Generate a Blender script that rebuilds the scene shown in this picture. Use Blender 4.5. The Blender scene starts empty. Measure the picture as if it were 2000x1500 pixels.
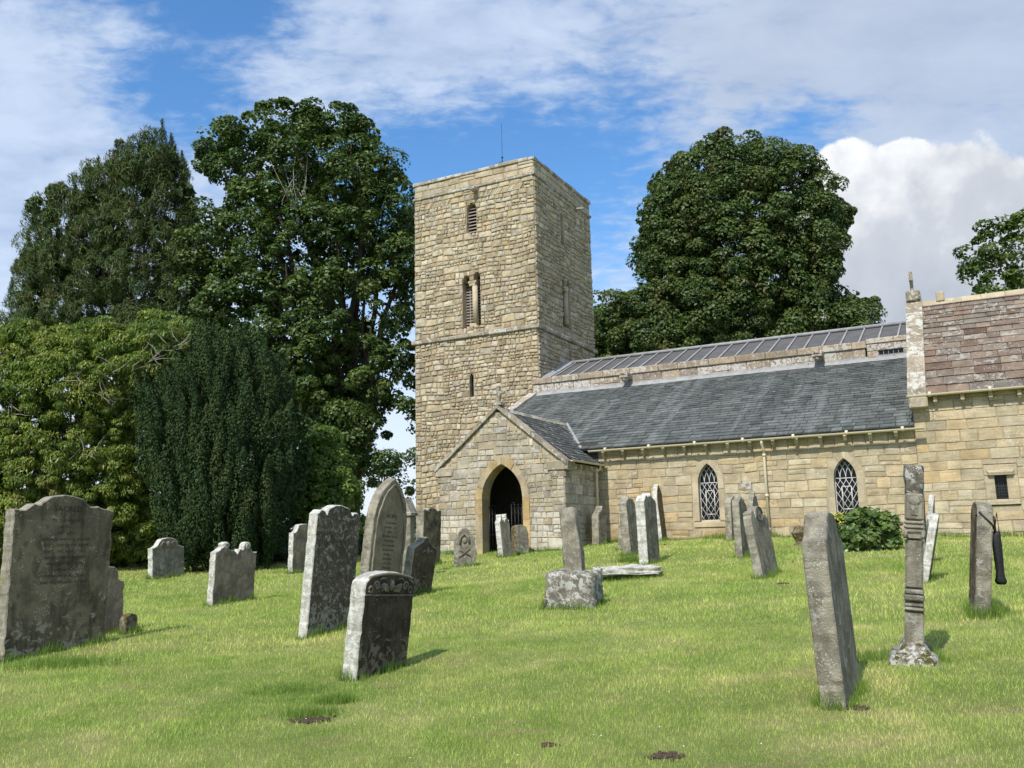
import bpy, math, random
import numpy as np
from mathutils import Vector, Matrix
from mathutils import noise as mnoise

# ------------------------------------------------------------------ camera
scene = bpy.context.scene
COL = scene.collection
FPX, PITCH, ROLL, TH = 1750.0, math.radians(9.79), math.radians(-1.31), math.radians(27.56)
EYE = 1.6
cp, sp, cr, sr = math.cos(PITCH), math.sin(PITCH), math.cos(ROLL), math.sin(ROLL)
CM = np.array([[cr, sr, 0], [-sr, cr, 0], [0, 0, 1]]) @ np.array([[1, 0, 0], [0, -sp, cp], [0, cp, sp]])
EYEV = np.array([0, 0, EYE])
cam = bpy.data.cameras.new('camera'); camo = bpy.data.objects.new('camera', cam); COL.objects.link(camo)
cam.sensor_width = 36; cam.lens = 36 * FPX / 2000; cam.clip_end = 3000; cam.clip_start = .05
mw = Matrix.Identity(4)
for i in range(3):
    mw[i][0] = CM[0][i]; mw[i][1] = CM[1][i]; mw[i][2] = -CM[2][i]; mw[i][3] = EYEV[i]
camo.matrix_world = mw
scene.camera = camo

# ------------------------------------------------------------------ exposure, sun
scene.view_settings.view_transform = 'Standard'; scene.view_settings.look = 'None'
scene.view_settings.gamma = 1; scene.view_settings.exposure = 0.56
scene.cycles.max_bounces = 6; scene.cycles.transparent_max_bounces = 4
scene.cycles.use_denoising = True
UV = np.array([math.cos(TH), -math.sin(TH), 0]); NV = np.array([math.sin(TH), math.cos(TH), 0])
SA, SE = math.radians(0.5), math.radians(49)
sh = -NV * math.cos(SA) - UV * math.sin(SA)
SUN = Vector((sh[0] * math.cos(SE), sh[1] * math.cos(SE), math.sin(SE)))
sl = bpy.data.lights.new('sun', 'SUN'); so = bpy.data.objects.new('sun', sl); COL.objects.link(so)
sl.energy = 3.6; sl.angle = math.radians(0.53); sl.color = (1, .95, .86)
so.rotation_euler = SUN.to_track_quat('Z', 'Y').to_euler(); so.location = (-20, -20, 40)


def ray(x, y):
    return CM.T @ np.array([(x - 1000) / FPX, (750 - y) / FPX, 1.0])


# ------------------------------------------------------------------ node helpers
class NT:
    def __init__(s, tree):
        s.t = tree; s.N = tree.nodes; s.L = tree.links

    def n(s, typ, ins=None, **kw):
        nd = s.N.new(typ)
        for k, v in kw.items(): setattr(nd, k, v)
        if ins:
            for k, v in ins.items(): s.put(nd, k, v)
        return nd

    def put(s, nd, k, v):
        i = nd.inputs[k]
        if hasattr(v, 'is_output') or isinstance(v, bpy.types.NodeSocket): s.L.new(v, i)
        elif isinstance(v, bpy.types.Node): s.L.new(v.outputs[0], i)
        else: i.default_value = v

    def math(s, op, a, b=0.0, c=0.0, clamp=False):
        nd = s.n('ShaderNodeMath', operation=op, use_clamp=clamp)
        s.put(nd, 0, a); s.put(nd, 1, b); s.put(nd, 2, c)
        return nd.outputs[0]

    def vm(s, op, a, b=(0, 0, 0)):
        nd = s.n('ShaderNodeVectorMath', operation=op); s.put(nd, 0, a)
        if op == 'SCALE': s.put(nd, 3, b)
        else: s.put(nd, 1, b)
        return nd.outputs['Value'] if op in ('DOT_PRODUCT', 'LENGTH', 'DISTANCE') else nd.outputs[0]

    def mix(s, f, a, b, mode='MIX'):
        nd = s.n('ShaderNodeMix', data_type='RGBA', blend_type=mode)
        s.put(nd, 0, f); s.put(nd, 6, a); s.put(nd, 7, b)
        return nd.outputs[2]

    def ramp(s, f, stops, interp='LINEAR'):
        nd = s.n('ShaderNodeValToRGB'); cr_ = nd.color_ramp; cr_.interpolation = interp
        while len(cr_.elements) < len(stops): cr_.elements.new(.5)
        for e, (p, c) in zip(cr_.elements, stops):
            e.position = p; e.color = c if len(c) == 4 else (*c, 1)
        s.put(nd, 0, f)
        return nd.outputs[0]

    def step(s, f, a, b):
        nd = s.n('ShaderNodeMapRange', interpolation_type='SMOOTHSTEP')
        s.put(nd, 0, f); s.put(nd, 1, a); s.put(nd, 2, b)
        return nd.outputs[0]

    def noise(s, vec, scale, detail=4, rough=.55, dist=0.0):
        nd = s.n('ShaderNodeTexNoise'); s.put(nd, 'Vector', vec); s.put(nd, 'Scale', scale)
        s.put(nd, 'Detail', detail); s.put(nd, 'Roughness', rough); s.put(nd, 'Distortion', dist)
        return nd.outputs[0]

    def mapv(s, vec, sc=(1, 1, 1), loc=(0, 0, 0)):
        nd = s.n('ShaderNodeMapping'); s.put(nd, 0, vec); s.put(nd, 1, loc); s.put(nd, 3, sc)
        return nd.outputs[0]


def newmat(name):
    m = bpy.data.materials.new(name); m.use_nodes = True
    t = NT(m.node_tree); t.N.clear()
    out = t.n('ShaderNodeOutputMaterial')
    return m, t, out


def c3(h):
    return (*h, 1) if len(h) == 3 else h


# ------------------------------------------------------------------ sky
world = bpy.data.worlds.new("World"); scene.world = world; world.use_nodes = True
w = NT(world.node_tree); w.N.clear()
wo = w.n('ShaderNodeOutputWorld')
sky = w.n('ShaderNodeTexSky', sky_type='NISHITA', sun_disc=False, sun_elevation=SE,
          sun_rotation=math.atan2(SUN.x, SUN.y), air_density=1.0, dust_density=0.6, ozone_density=2.5)
tc = w.n('ShaderNodeTexCoord').outputs['Generated']
sep = w.n('ShaderNodeSeparateXYZ', {0: tc})
skc = w.n('ShaderNodeHueSaturation', {'Saturation': 1.24, 'Value': 1.0, 'Color': sky.outputs[0]}).outputs[0]
zz = w.math('MAXIMUM', sep.outputs[2], 0.0)
den = w.math('ADD', zz, 0.22)
px_ = w.math('DIVIDE', sep.outputs[0], den); py_ = w.math('DIVIDE', sep.outputs[1], den)
pl = w.n('ShaderNodeCombineXYZ', {0: px_, 1: py_, 2: 0.0}).outputs[0]
n_big = w.noise(w.mapv(pl, (0.9, 0.75, 1), (3.1, 1.7, 0)), 2.2, 3, .5, .2)
n_mid = w.noise(w.mapv(pl, (1.0, 1.6, 1), (0.3, 4.2, 0)), 6.0, 7, .58, .35)
n_fin = w.noise(w.mapv(pl, (1.0, 1.5, 1), (7.3, 2.2, 0)), 21.0, 6, .58, .3)
hi = w.math('ADD', w.math('MULTIPLY', n_big, .30), w.math('ADD', w.math('MULTIPLY', n_mid, .42), w.math('MULTIPLY', n_fin, .55)))


def blob(pxx, pyy, rdeg, sx=1.0):
    """how close the view direction is to a cloud standing at that bearing: 1 at its middle, 0 at its rim"""
    d = ray(pxx, pyy); d = d / np.linalg.norm(d)
    df = w.vm('SUBTRACT', tc, tuple(d))
    df = w.vm('MULTIPLY', df, (1 / sx, 1 / sx, 1))
    ln = w.vm('LENGTH', df)
    return w.math('SUBTRACT', 1.0, w.math('DIVIDE', ln, math.radians(rdeg)))


def vmax(vals):
    r = vals[0]
    for v in vals[1:]: r = w.math('MAXIMUM', r, v)
    return r


# clear blue holes in the high sheet
hole = vmax([blob(1080, 350, 8, 2.0), blob(830, 330, 5, 1.6), blob(340, 190, 4, 1.4), blob(1560, 250, 3, 2.2), blob(430, 10, 3, 2.0)])
hole = w.math('MAXIMUM', hole, 0.0)
sheet = vmax([blob(1750, 150, 17, 1.6), blob(60, 420, 14, 1.2), blob(900, 90, 7, 3.0)])
sheet = w.math('MAXIMUM', sheet, 0.0)
hi2 = w.math('ADD', w.math('SUBTRACT', hi, w.math('MULTIPLY', hole, .45)), w.math('MULTIPLY', sheet, .33))
a_hi = w.math('MULTIPLY', w.step(hi2, .44, .84), .80)
c_hi = w.ramp(n_mid, [(0.3, (.34, .41, .54)), (.62, (.50, .57, .68))])
c_hi = w.mix(w.math('MULTIPLY', w.step(blob(1800, 160, 15, 1.6), 0.0, .6), .55), c_hi, (.38, .41, .46, 1))
col = w.mix(a_hi, w.vm('SCALE', skc, 0.145), c_hi)
# white haze low over the horizon
hz = w.math('MULTIPLY', w.step(w.math('ADD', sep.outputs[2], w.math('MULTIPLY', n_mid, .14)), .40, .12), .85)
col = w.mix(hz, col, (.56, .61, .69, 1))
# heaped cloud to the right
nc = w.noise(tc, 9.0, 7, .52, .25); nc2 = w.noise(w.mapv(tc, (1, 1, 1), (2, 5, 1)), 24.0, 6, .55, .2)
cu = vmax([blob(1660, 352, 2.6, 1.1), blob(1760, 350, 2.6, 1.2), blob(1830, 430, 5.0, 1.2), blob(1700, 460, 4.6, 1.2),
           blob(1880, 355, 2.2, 1.1), blob(1760, 560, 6.0, 1.3), blob(1970, 520, 5, 1.2)])
cf = w.math('ADD', cu, w.math('ADD', w.math('MULTIPLY', nc, .75), w.math('MULTIPLY', nc2, .34)))
a_cu = w.step(cf, .66, .74)
shade = w.math('MULTIPLY', .82, w.math('ADD', w.math('MULTIPLY', blob(1720, 300, 11, 1.5), .55), w.math('ADD', w.math('MULTIPLY', nc, .75), w.math('MULTIPLY', nc2, .5))))
c_cu = w.ramp(shade, [(.46, (.33, .37, .43)), (.74, (.43, .46, .51)), (.95, (.69, .70, .715))])
col = w.mix(a_cu, col, c_cu)
bg = w.n('ShaderNodeBackground', {'Color': col, 'Strength': 1.0})
w.L.new(bg.outputs[0], wo.inputs[0])


# ------------------------------------------------------------------ generic builders
def tag(o, label=None, cat=None, group=None, kind=None):
    if label: o['label'] = label
    if cat: o['category'] = cat
    if group: o['group'] = group
    if kind: o['kind'] = kind
    return o


def empty(name, loc=(0, 0, 0), rz=0.0):
    o = bpy.data.objects.new(name, None); COL.objects.link(o)
    o.location = loc; o.rotation_euler = (0, 0, rz); o.empty_display_size = .3
    return o


class MB:
    def __init__(s):
        s.v = []; s.f = []; s.t = []; s.m = []; s.sm = []

    def add(s, verts, faces, tint=None, mi=0, smooth=False):
        b = len(s.v); s.v.extend([tuple(map(float, q)) for q in verts])
        if tint is None: tint = (random.random(), random.random(), random.random())
        for f in faces:
            s.f.append(tuple(b + i for i in f)); s.t.append(tint); s.m.append(mi); s.sm.append(smooth)

    def box(s, x0, x1, y0, y1, z0, z1, tint=None, mi=0, ch=0.0):
        if x0 > x1: x0, x1 = x1, x0
        if y0 > y1: y0, y1 = y1, y0
        if z0 > z1: z0, z1 = z1, z0
        if ch <= 0:
            v = [(x, y, z) for x in (x0, x1) for y in (y0, y1) for z in (z0, z1)]
            s.add(v, [(0, 1, 3, 2), (4, 6, 7, 5), (0, 4, 5, 1), (2, 3, 7, 6), (0, 2, 6, 4), (1, 5, 7, 3)], tint, mi)
            return
        v = []
        for sx in (0, 1):
            for sy in (0, 1):
                for sz in (0, 1):
                    X, Y, Z = (x0, x1)[sx], (y0, y1)[sy], (z0, z1)[sz]
                    dx, dy, dz = (ch, -ch)[sx], (ch, -ch)[sy], (ch, -ch)[sz]
                    v += [(X, Y + dy, Z + dz), (X + dx, Y, Z + dz), (X + dx, Y + dy, Z)]
        I = lambda a, b, c, k: ((a * 2 + b) * 2 + c) * 3 + k
        F = []
        for a in (0, 1):
            F.append([I(a, 0, 0, 0), I(a, 0, 1, 0), I(a, 1, 1, 0), I(a, 1, 0, 0)])
            F.append([I(0, a, 0, 1), I(1, a, 0, 1), I(1, a, 1, 1), I(0, a, 1, 1)])
            F.append([I(0, 0, a, 2), I(0, 1, a, 2), I(1, 1, a, 2), I(1, 0, a, 2)])
            for b in (0, 1):
                F.append([I(a, b, 0, 0), I(a, b, 1, 0), I(a, b, 1, 1), I(a, b, 0, 1)])
                F.append([I(a, 0, b, 0), I(a, 1, b, 0), I(a, 1, b, 2), I(a, 0, b, 2)])
                F.append([I(0, a, b, 1), I(1, a, b, 1), I(1, a, b, 2), I(0, a, b, 2)])
                for c in (0, 1): F.append([I(a, b, c, 0), I(a, b, c, 1), I(a, b, c, 2)])
        s.add(v, F, tint, mi)

    def tube(s, pts, rad, n=8, tint=None, mi=0, cap=True, smooth=True):
        pts = [Vector(p) for p in pts]
        if not isinstance(rad, (list, tuple)): rad = [rad] * len(pts)
        V = []; ref = None
        for i, p in enumerate(pts):
            d = (pts[min(i + 1, len(pts) - 1)] - pts[max(i - 1, 0)])
            if d.length < 1e-9: d = Vector((0, 0, 1))
            d.normalize()
            if ref is None:
                ref = d.orthogonal().normalized()
            ref = (ref - d * ref.dot(d))
            ref = ref.normalized() if ref.length > 1e-6 else d.orthogonal().normalized()
            b = d.cross(ref)
            for k in range(n):
                a = 2 * math.pi * k / n
                V.append(p + (ref * math.cos(a) + b * math.sin(a)) * rad[i])
        F = []
        for i in range(len(pts) - 1):
            for k in range(n):
                k2 = (k + 1) % n
                F.append((i * n + k, i * n + k2, (i + 1) * n + k2, (i + 1) * n + k))
        if tint is None: tint = (random.random(), random.random(), random.random())
        s.add(V, F, tint, mi, smooth)
        if cap:
            b = len(s.v) - len(V)
            s.f.append(tuple(b + k for k in range(n))[::-1]); s.f.append(tuple(b + (len(pts) - 1) * n + k for k in range(n)))
            for _ in (0, 1): s.t.append(tint); s.m.append(mi); s.sm.append(False)

    def ball(s, c, r, sc=(1, 1, 1), n=10, m=7, tint=None, mi=0, jit=0.0):
        V = []; F = []
        for j in range(m + 1):
            ph = math.pi * j / m
            for k in range(n):
                a = 2 * math.pi * k / n
                rr = r * (1 + jit * (random.random() - .5))
                V.append((c[0] + rr * sc[0] * math.sin(ph) * math.cos(a), c[1] + rr * sc[1] * math.sin(ph) * math.sin(a), c[2] + rr * sc[2] * math.cos(ph)))
        for j in range(m):
            for k in range(n):
                F.append((j * n + k, j * n + (k + 1) % n, (j + 1) * n + (k + 1) % n, (j + 1) * n + k))
        s.add(V, F, tint, mi, True)

    def build(s, name, mats, parent=None, off=(0, 0, 0)):
        me = bpy.data.meshes.new(name)
        o3 = off
        me.from_pydata([(x - o3[0], y - o3[1], z - o3[2]) for x, y, z in s.v], [], s.f)
        if not isinstance(mats, (list, tuple)): mats = [mats]
        for m in mats: me.materials.append(m)
        me.polygons.foreach_set('material_index', s.m); me.polygons.foreach_set('use_smooth', s.sm)
        at = me.attributes.new('tint', 'FLOAT_COLOR', 'FACE')
        arr = np.ones((len(s.f), 4), 'f'); arr[:, :3] = np.array(s.t, 'f').reshape(-1, 3)
        at.data.foreach_set('color', arr.ravel())
        me.update()
        o = bpy.data.objects.new(name, me); COL.objects.link(o)
        if parent: o.parent = parent
        return o


def mesh_np(name, V, F, tint, mat, parent=None, k=4):
    """V (n,3), F (m,k) index array, tint (m,3) per face"""
    me = bpy.data.meshes.new(name)
    me.vertices.add(len(V)); me.vertices.foreach_set('co', V.astype('f').ravel())
    me.loops.add(F.size); me.loops.foreach_set('vertex_index', F.astype('i').ravel())
    me.polygons.add(len(F)); me.polygons.foreach_set('loop_start', np.arange(0, F.size, k, dtype='i'))
    me.polygons.foreach_set('loop_total', np.full(len(F), k, 'i'))
    me.update(calc_edges=True)
    at = me.attributes.new('tint', 'FLOAT_COLOR', 'FACE')
    arr = np.ones((len(F), 4), 'f'); arr[:, :3] = tint
    at.data.foreach_set('color', arr.ravel())
    me.materials.append(mat)
    o = bpy.data.objects.new(name, me); COL.objects.link(o)
    if parent: o.parent = parent
    return o


# ------------------------------------------------------------------ materials
def stone_mat(name, pal, lichen=.35, lcol=(.42, .42, .36), spots=.3, streak=.25, moss=.0, mcol=(.10, .09, .02), bump=.5, sc=1.0, dark=.5, orange=0.0, bed=0.0, foot=0.0, wash=0.0, blotch=0.0):
    m, t, out = newmat(name)
    co = t.n('ShaderNodeTexCoord').outputs['Object']
    at = t.n('ShaderNodeAttribute', attribute_name='tint')
    sepc = t.n('ShaderNodeSeparateColor', {0: at.outputs['Color']})
    r, g, b = sepc.outputs
    k = len(pal)
    base = t.ramp(r, [(i / (k - 1), c) for i, c in enumerate(pal)])
    n1 = t.noise(co, 2.6 * sc, 8, .62); n2 = t.noise(co, 34 * sc, 5, .65)
    v = t.math('MULTIPLY', t.math('ADD', t.math('MULTIPLY', n1, 1.1), .42), t.math('ADD', t.math('MULTIPLY', n2, .9), .52))
    v = t.math('MULTIPLY', v, t.math('ADD', t.math('MULTIPLY', b, .4), .8))
    col = t.mix(1.0, base, t.n('ShaderNodeCombineColor', {0: v, 1: v, 2: v}).outputs[0], 'MULTIPLY')
    if streak > 0:
        ns = t.noise(t.mapv(co, (9 * sc, 9 * sc, .9 * sc)), 1.0, 6, .6)
        col = t.mix(t.math('MULTIPLY', t.step(ns, .48, .68), streak), col, (*[x * dark for x in pal[0][:3]], 1))
    if bed > 0:
        nb = t.noise(t.mapv(co, (2.5, 2.5, 20)), 1.0, 6, .6); col = t.mix(t.math('MULTIPLY', t.step(nb, .50, .66), bed), col, (*[x * .55 for x in pal[0][:3]], 1))
    if wash > 0:
        nw = t.noise(t.mapv(co, (2.2, .16, .16)), 1.0, 6, .6, .0); col = t.mix(t.math('MULTIPLY', t.step(nw, .50, .68), wash), col, (*lcol, 1))
        nw = t.noise(t.mapv(co, (1.2, .16, .16), (7, 2, 1)), 1.0, 5, .6, .0); col = t.mix(t.math('MULTIPLY', t.step(nw, .54, .66), wash), col, (*[x * .55 for x in pal[0][:3]], 1))
    if blotch > 0:
        nq = t.noise(co, 1.9 * sc, 5, .6, .5); col = t.mix(t.math('MULTIPLY', t.step(nq, .46, .60), blotch), col, (*[min(.6, x * 1.9) for x in pal[-1][:3]], 1))
        nq = t.noise(t.mapv(co, (1, 1, .45), (4, 1, 7)), 3.2 * sc, 6, .6, .4); col = t.mix(t.math('MULTIPLY', t.step(nq, .50, .64), blotch), col, (*[x * .5 for x in pal[0][:3]], 1))
    nl = t.noise(co, 5.5 * sc, 9, .68, .6)
    lv = t.math('ADD', nl, t.math('MULTIPLY', t.math('SUBTRACT', g, .5), .14))
    th = .68 - .30 * lichen
    if foot > 0:
        zc = t.n('ShaderNodeSeparateXYZ', {0: co}).outputs[2]; lv = t.math('ADD', lv, t.math('MULTIPLY', t.step(zc, .55, .05), foot * .16))
    nlc = t.noise(co, 60 * sc, 3)
    lc = t.mix(nlc, (*[x * .75 for x in lcol], 1), (*[min(1, x * 1.2) for x in lcol], 1))
    col = t.mix(t.math('MULTIPLY', t.step(lv, th, th + .07), .82), col, lc)
    if spots > 0:
        vo = t.n('ShaderNodeTexVoronoi', {'Vector': co, 'Scale': 26 * sc})
        ns2 = t.noise(co, 4 * sc, 3)
        mk = t.math('MULTIPLY', t.step(vo.outputs['Distance'], .33, .2), t.step(ns2, .62 - .25 * spots, .70 - .25 * spots))
        col = t.mix(t.math('MULTIPLY', mk, .85), col, (*[min(.8, x * 1.45) for x in lcol], 1))
    if orange > 0:
        no = t.noise(co, 6 * sc, 6, .6); col = t.mix(t.step(no, .72 - .2 * orange, .78 - .2 * orange), col, (.38, .22, .03, 1))
    if moss > 0:
        nm = t.noise(co, 7 * sc, 7, .65); th = .72 - .4 * moss
        mc = t.mix(n2, (*[x * .5 for x in mcol], 1), (*[x * 1.6 for x in mcol], 1))
        col = t.mix(t.step(nm, th, th + .06), col, mc)
    h = t.math('ADD', t.math('MULTIPLY', n2, .5), t.math('ADD', t.math('MULTIPLY', nl, .8), t.math('MULTIPLY', t.noise(co, 110 * sc, 3), .25)))
    bm = t.n('ShaderNodeBump', {'Strength': bump, 'Distance': .03, 'Height': h})
    bs = t.n('ShaderNodeBsdfPrincipled', {'Base Color': col, 'Roughness': .93, 'Specular IOR Level': .2, 'Normal': bm})
    t.L.new(bs.outputs[0], out.inputs[0])
    return m


def plain_mat(name, c, rough=.6, metal=0.0, var=.15, sc=12, bump=.05, spec=.4):
    m, t, out = newmat(name)
    co = t.n('ShaderNodeTexCoord').outputs['Object']
    n = t.noise(co, sc, 6, .6)
    col = t.mix(n, (*[x * (1 - 2 * var) for x in c], 1), (*[min(1, x * (1 + 2 * var)) for x in c], 1))
    bm = t.n('ShaderNodeBump', {'Strength': bump * 4, 'Distance': .01, 'Height': n})
    bs = t.n('ShaderNodeBsdfPrincipled', {'Base Color': col, 'Roughness': rough, 'Metallic': metal, 'Specular IOR Level': spec, 'Normal': bm})
    t.L.new(bs.outputs[0], out.inputs[0])
    return m


def leaf_mat(name, pal, trans=.3, rough=.5, spec=.35, patch=None):
    m, t, out = newmat(name)
    at = t.n('ShaderNodeAttribute', attribute_name='tint')
    sepc = t.n('ShaderNodeSeparateColor', {0: at.outputs['Color']}); r, g, b = sepc.outputs
    co = t.n('ShaderNodeTexCoord').outputs['Object']
    k = len(pal)
    n = t.noise(co, .55, 3)
    f = t.math('ADD', t.math('MULTIPLY', r, .75), t.math('MULTIPLY', t.math('SUBTRACT', n, .35), .8), clamp=True)
    col = t.ramp(f, [(i / (k - 1), c) for i, c in enumerate(pal)])
    if patch:
        n3 = t.noise(t.mapv(co, (1, 1, 1), (5, 3, 8)), .9, 4); col = t.mix(t.math('MULTIPLY', t.step(n3, .56, .68), .6), col, (*patch, 1))
    v = t.math('ADD', t.math('MULTIPLY', g, .7), .65)
    col = t.mix(1.0, col, t.n('ShaderNodeCombineColor', {0: v, 1: v, 2: v}).outputs[0], 'MULTIPLY')
    bs = t.n('ShaderNodeBsdfPrincipled', {'Base Color': col, 'Roughness': rough, 'Specular IOR Level': spec})
    tr = t.n('ShaderNodeBsdfTranslucent', {'Color': t.mix(1.0, col, (1.2, 1.35, .6, 1), 'MULTIPLY')})
    mx = t.n('ShaderNodeMixShader', {0: trans, 1: bs.outputs[0], 2: tr.outputs[0]})
    t.L.new(mx.outputs[0], out.inputs[0])
    return m


M = {}
M['rubble'] = stone_mat('tower_rubble', [(.30, .245, .155), (.39, .33, .22), (.43, .35, .21), (.34, .295, .22), (.50, .435, .31), (.39, .29, .18)], lichen=.47, lcol=(.47, .45, .37), spots=.3, streak=.12, bump=.8, bed=.2)
M['mortar'] = stone_mat('lime_mortar', [(.26, .20, .125), (.32, .25, .16)], lichen=.15, lcol=(.3, .28, .22), spots=0, streak=.1, bump=.7)
M['ashlar'] = stone_mat('honey_sandstone', [(.35, .29, .19), (.42, .345, .22), (.44, .355, .215), (.39, .33, .23), (.46, .40, .275), (.45, .32, .165)], lichen=.24, lcol=(.5, .46, .36), spots=.1, streak=.12, bump=.6, dark=.8, bed=.45)
M['mortar2'] = stone_mat('sandy_mortar', [(.36, .30, .20), (.42, .35, .24)], lichen=.1, spots=0, streak=.1, bump=.5)
M['porchst'] = stone_mat('porch_stone', [(.30, .265, .20), (.39, .345, .26), (.43, .36, .24), (.34, .31, .26), (.47, .43, .34)], lichen=.42, lcol=(.48, .46, .40), spots=.35, streak=.15, bump=.75, bed=.35)
M['orangest'] = stone_mat('ochre_dressed_stone', [(.36, .27, .15), (.46, .33, .15), (.40, .33, .22), (.43, .36, .24)], lichen=.25, lcol=(.42, .38, .3), spots=.1, streak=.2, bump=.5)
M['dressed'] = stone_mat('pale_dressed_stone', [(.40, .34, .24), (.45, .38, .26), (.42, .35, .22)], lichen=.08, spots=.05, streak=.1, bump=.25)
M['coping'] = stone_mat('lichened_coping', [(.26, .22, .16), (.34, .29, .21), (.30, .26, .20)], lichen=.55, lcol=(.50, .49, .43), spots=.4, streak=.3, bump=.9, dark=.45)
M['parapet'] = stone_mat('parapet_stone', [(.26, .20, .14), (.34, .27, .19), (.24, .20, .16)], lichen=.62, lcol=(.52, .51, .47), spots=.5, streak=.45, bump=1.0, dark=.35, sc=1.6)
M['slate'] = stone_mat('grey_slate', [(.072, .082, .078), (.105, .117, .110), (.13, .142, .132), (.088, .092, .090)], lichen=.12, lcol=(.20, .215, .205), spots=.05, streak=.35, bump=.25, dark=.7, sc=.8, wash=.42)
M['slate_l'] = stone_mat('lichened_slate', [(.05, .055, .052), (.08, .085, .08), (.07, .07, .065)], lichen=.42, lcol=(.34, .34, .31), spots=.35, streak=.2, bump=.4, sc=2.2)
M['tile'] = stone_mat('red_stone_slate', [(.12, .085, .06), (.17, .12, .088), (.17, .14, .11), (.20, .145, .108), (.15, .14, .12), (.22, .175, .13)], lichen=.42, lcol=(.33, .31, .27), spots=.3, streak=.2, moss=.22, mcol=(.05, .04, .015), bump=.7, dark=.5)
M['lead'] = plain_mat('lead_sheet', (.10, .098, .098), .95, 0, .22, 2.5, .08, .08)
M['leadlite'] = plain_mat('bright_lead', (.27, .27, .265), .8, 0, .25, 5, .1, .2)
M['cream'] = plain_mat('cream_paint', (.58, .51, .36), .45, 0, .05, 6, .01)
M['white'] = plain_mat('white_paint', (.50, .50, .48), .5, 0, .05, 6, .01)
M['iron'] = plain_mat('black_iron', (.015, .015, .016), .5, .3, .1)
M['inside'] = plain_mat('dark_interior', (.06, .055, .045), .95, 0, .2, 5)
M['oak'] = plain_mat('old_oak', (.05, .035, .022), .7, 0, .3, 8)
M['bark'] = stone_mat('bark', [(.06, .05, .04), (.10, .085, .07)], lichen=.2, lcol=(.14, .15, .11), spots=.1, streak=.4, bump=1.0)
M['palewood'] = plain_mat('bleached_twig', (.30, .27, .22), .8, 0, .2)
M['louvre'] = plain_mat('louvre_board', (.24, .20, .165), .7, 0, .15, 9)
m, t, out = newmat('window_glass')
bs = t.n('ShaderNodeBsdfPrincipled', {'Base Color': (.006, .007, .008, 1), 'Roughness': .28, 'Specular IOR Level': .25})
t.L.new(bs.outputs[0], out.inputs[0]); M['glass'] = m
HS = {}
HS['dark'] = stone_mat('dark_gravestone', [(.085, .066, .042), (.16, .13, .085)], lichen=.30, lcol=(.38, .345, .265), spots=.3, streak=.6, bump=.8, sc=1.6, dark=.45, orange=.15, foot=.6, blotch=.6)
HS['black'] = stone_mat('sooty_gravestone', [(.075, .06, .046), (.11, .085, .065)], lichen=.50, lcol=(.36, .345, .28), spots=.55, streak=.5, bump=1.0, sc=2.3, dark=.5, orange=.1, foot=.6, blotch=.3)
HS['brown'] = stone_mat('brown_gravestone', [(.21, .17, .125), (.26, .205, .148)], lichen=.22, lcol=(.27, .26, .22), spots=.25, streak=.45, bump=.6, sc=1.8, dark=.6, foot=.6, blotch=.5)
HS['grey'] = stone_mat('grey_gravestone', [(.165, .148, .112), (.215, .195, .15)], lichen=.36, lcol=(.34, .34, .29), spots=.3, streak=.65, bump=.8, sc=1.8, dark=.5, foot=.4, blotch=.45)
HS['soot'] = stone_mat('soot_dark_gravestone', [(.045, .036, .025), (.085, .068, .047)], lichen=.16, lcol=(.26, .215, .15), spots=.22, streak=.6, bump=.9, sc=2.0, dark=.5, foot=1.2, blotch=.4)
HS['slab'] = stone_mat('smooth_panel', [(.19, .155, .11), (.22, .18, .125)], lichen=.08, lcol=(.25, .24, .2), spots=.1, streak=.4, bump=.4, sc=1.5, dark=.7, blotch=.3)
HS['edge'] = stone_mat('pale_lichened_edge', [(.44, .42, .35), (.54, .52, .45)], lichen=.62, lcol=(.70, .70, .64), spots=.5, streak=.3, bump=1.0, sc=2.2, dark=.4, orange=.12, blotch=.25)
HS['greyedge'] = stone_mat('grey_lichened_edge', [(.21, .19, .145), (.28, .255, .195)], lichen=.4, lcol=(.38, .38, .33), spots=.45, streak=.4, bump=1.0, sc=2.2, dark=.5, orange=.15, blotch=.4)
HS['moss'] = stone_mat('mossy_gravestone', [(.16, .135, .10), (.22, .19, .14)], lichen=.35, lcol=(.36, .36, .3), spots=.3, streak=.3, moss=.62, mcol=(.10, .075, .02), bump=1.0, sc=2.0)
HS['block'] = stone_mat('white_lichened_block', [(.16, .145, .115), (.22, .20, .16)], lichen=.62, lcol=(.52, .52, .47), spots=.6, streak=.5, moss=.2, mcol=(.04, .04, .015), bump=1.0, sc=2.0, dark=.35)
HS['carve'] = stone_mat('carved_relief', [(.17, .145, .11), (.21, .18, .135)], lichen=.3, lcol=(.30, .29, .24), spots=.2, streak=.3, bump=.6, sc=3)
M['cutshade'] = plain_mat('cut_letter_shade', (.035, .028, .02), .9, 0, .2)  # shade inside engraved letters, painted as dark colour on slightly raised ones
M['cutshade_worn'] = plain_mat('worn_letter_shade', (.055, .045, .033), .9, 0, .2)  # same painted shade, paler for the shallower worn cuts
M['bagcloth'] = plain_mat('black_nylon', (.008, .008, .009), .55, 0, .2, 20, .15)


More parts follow.
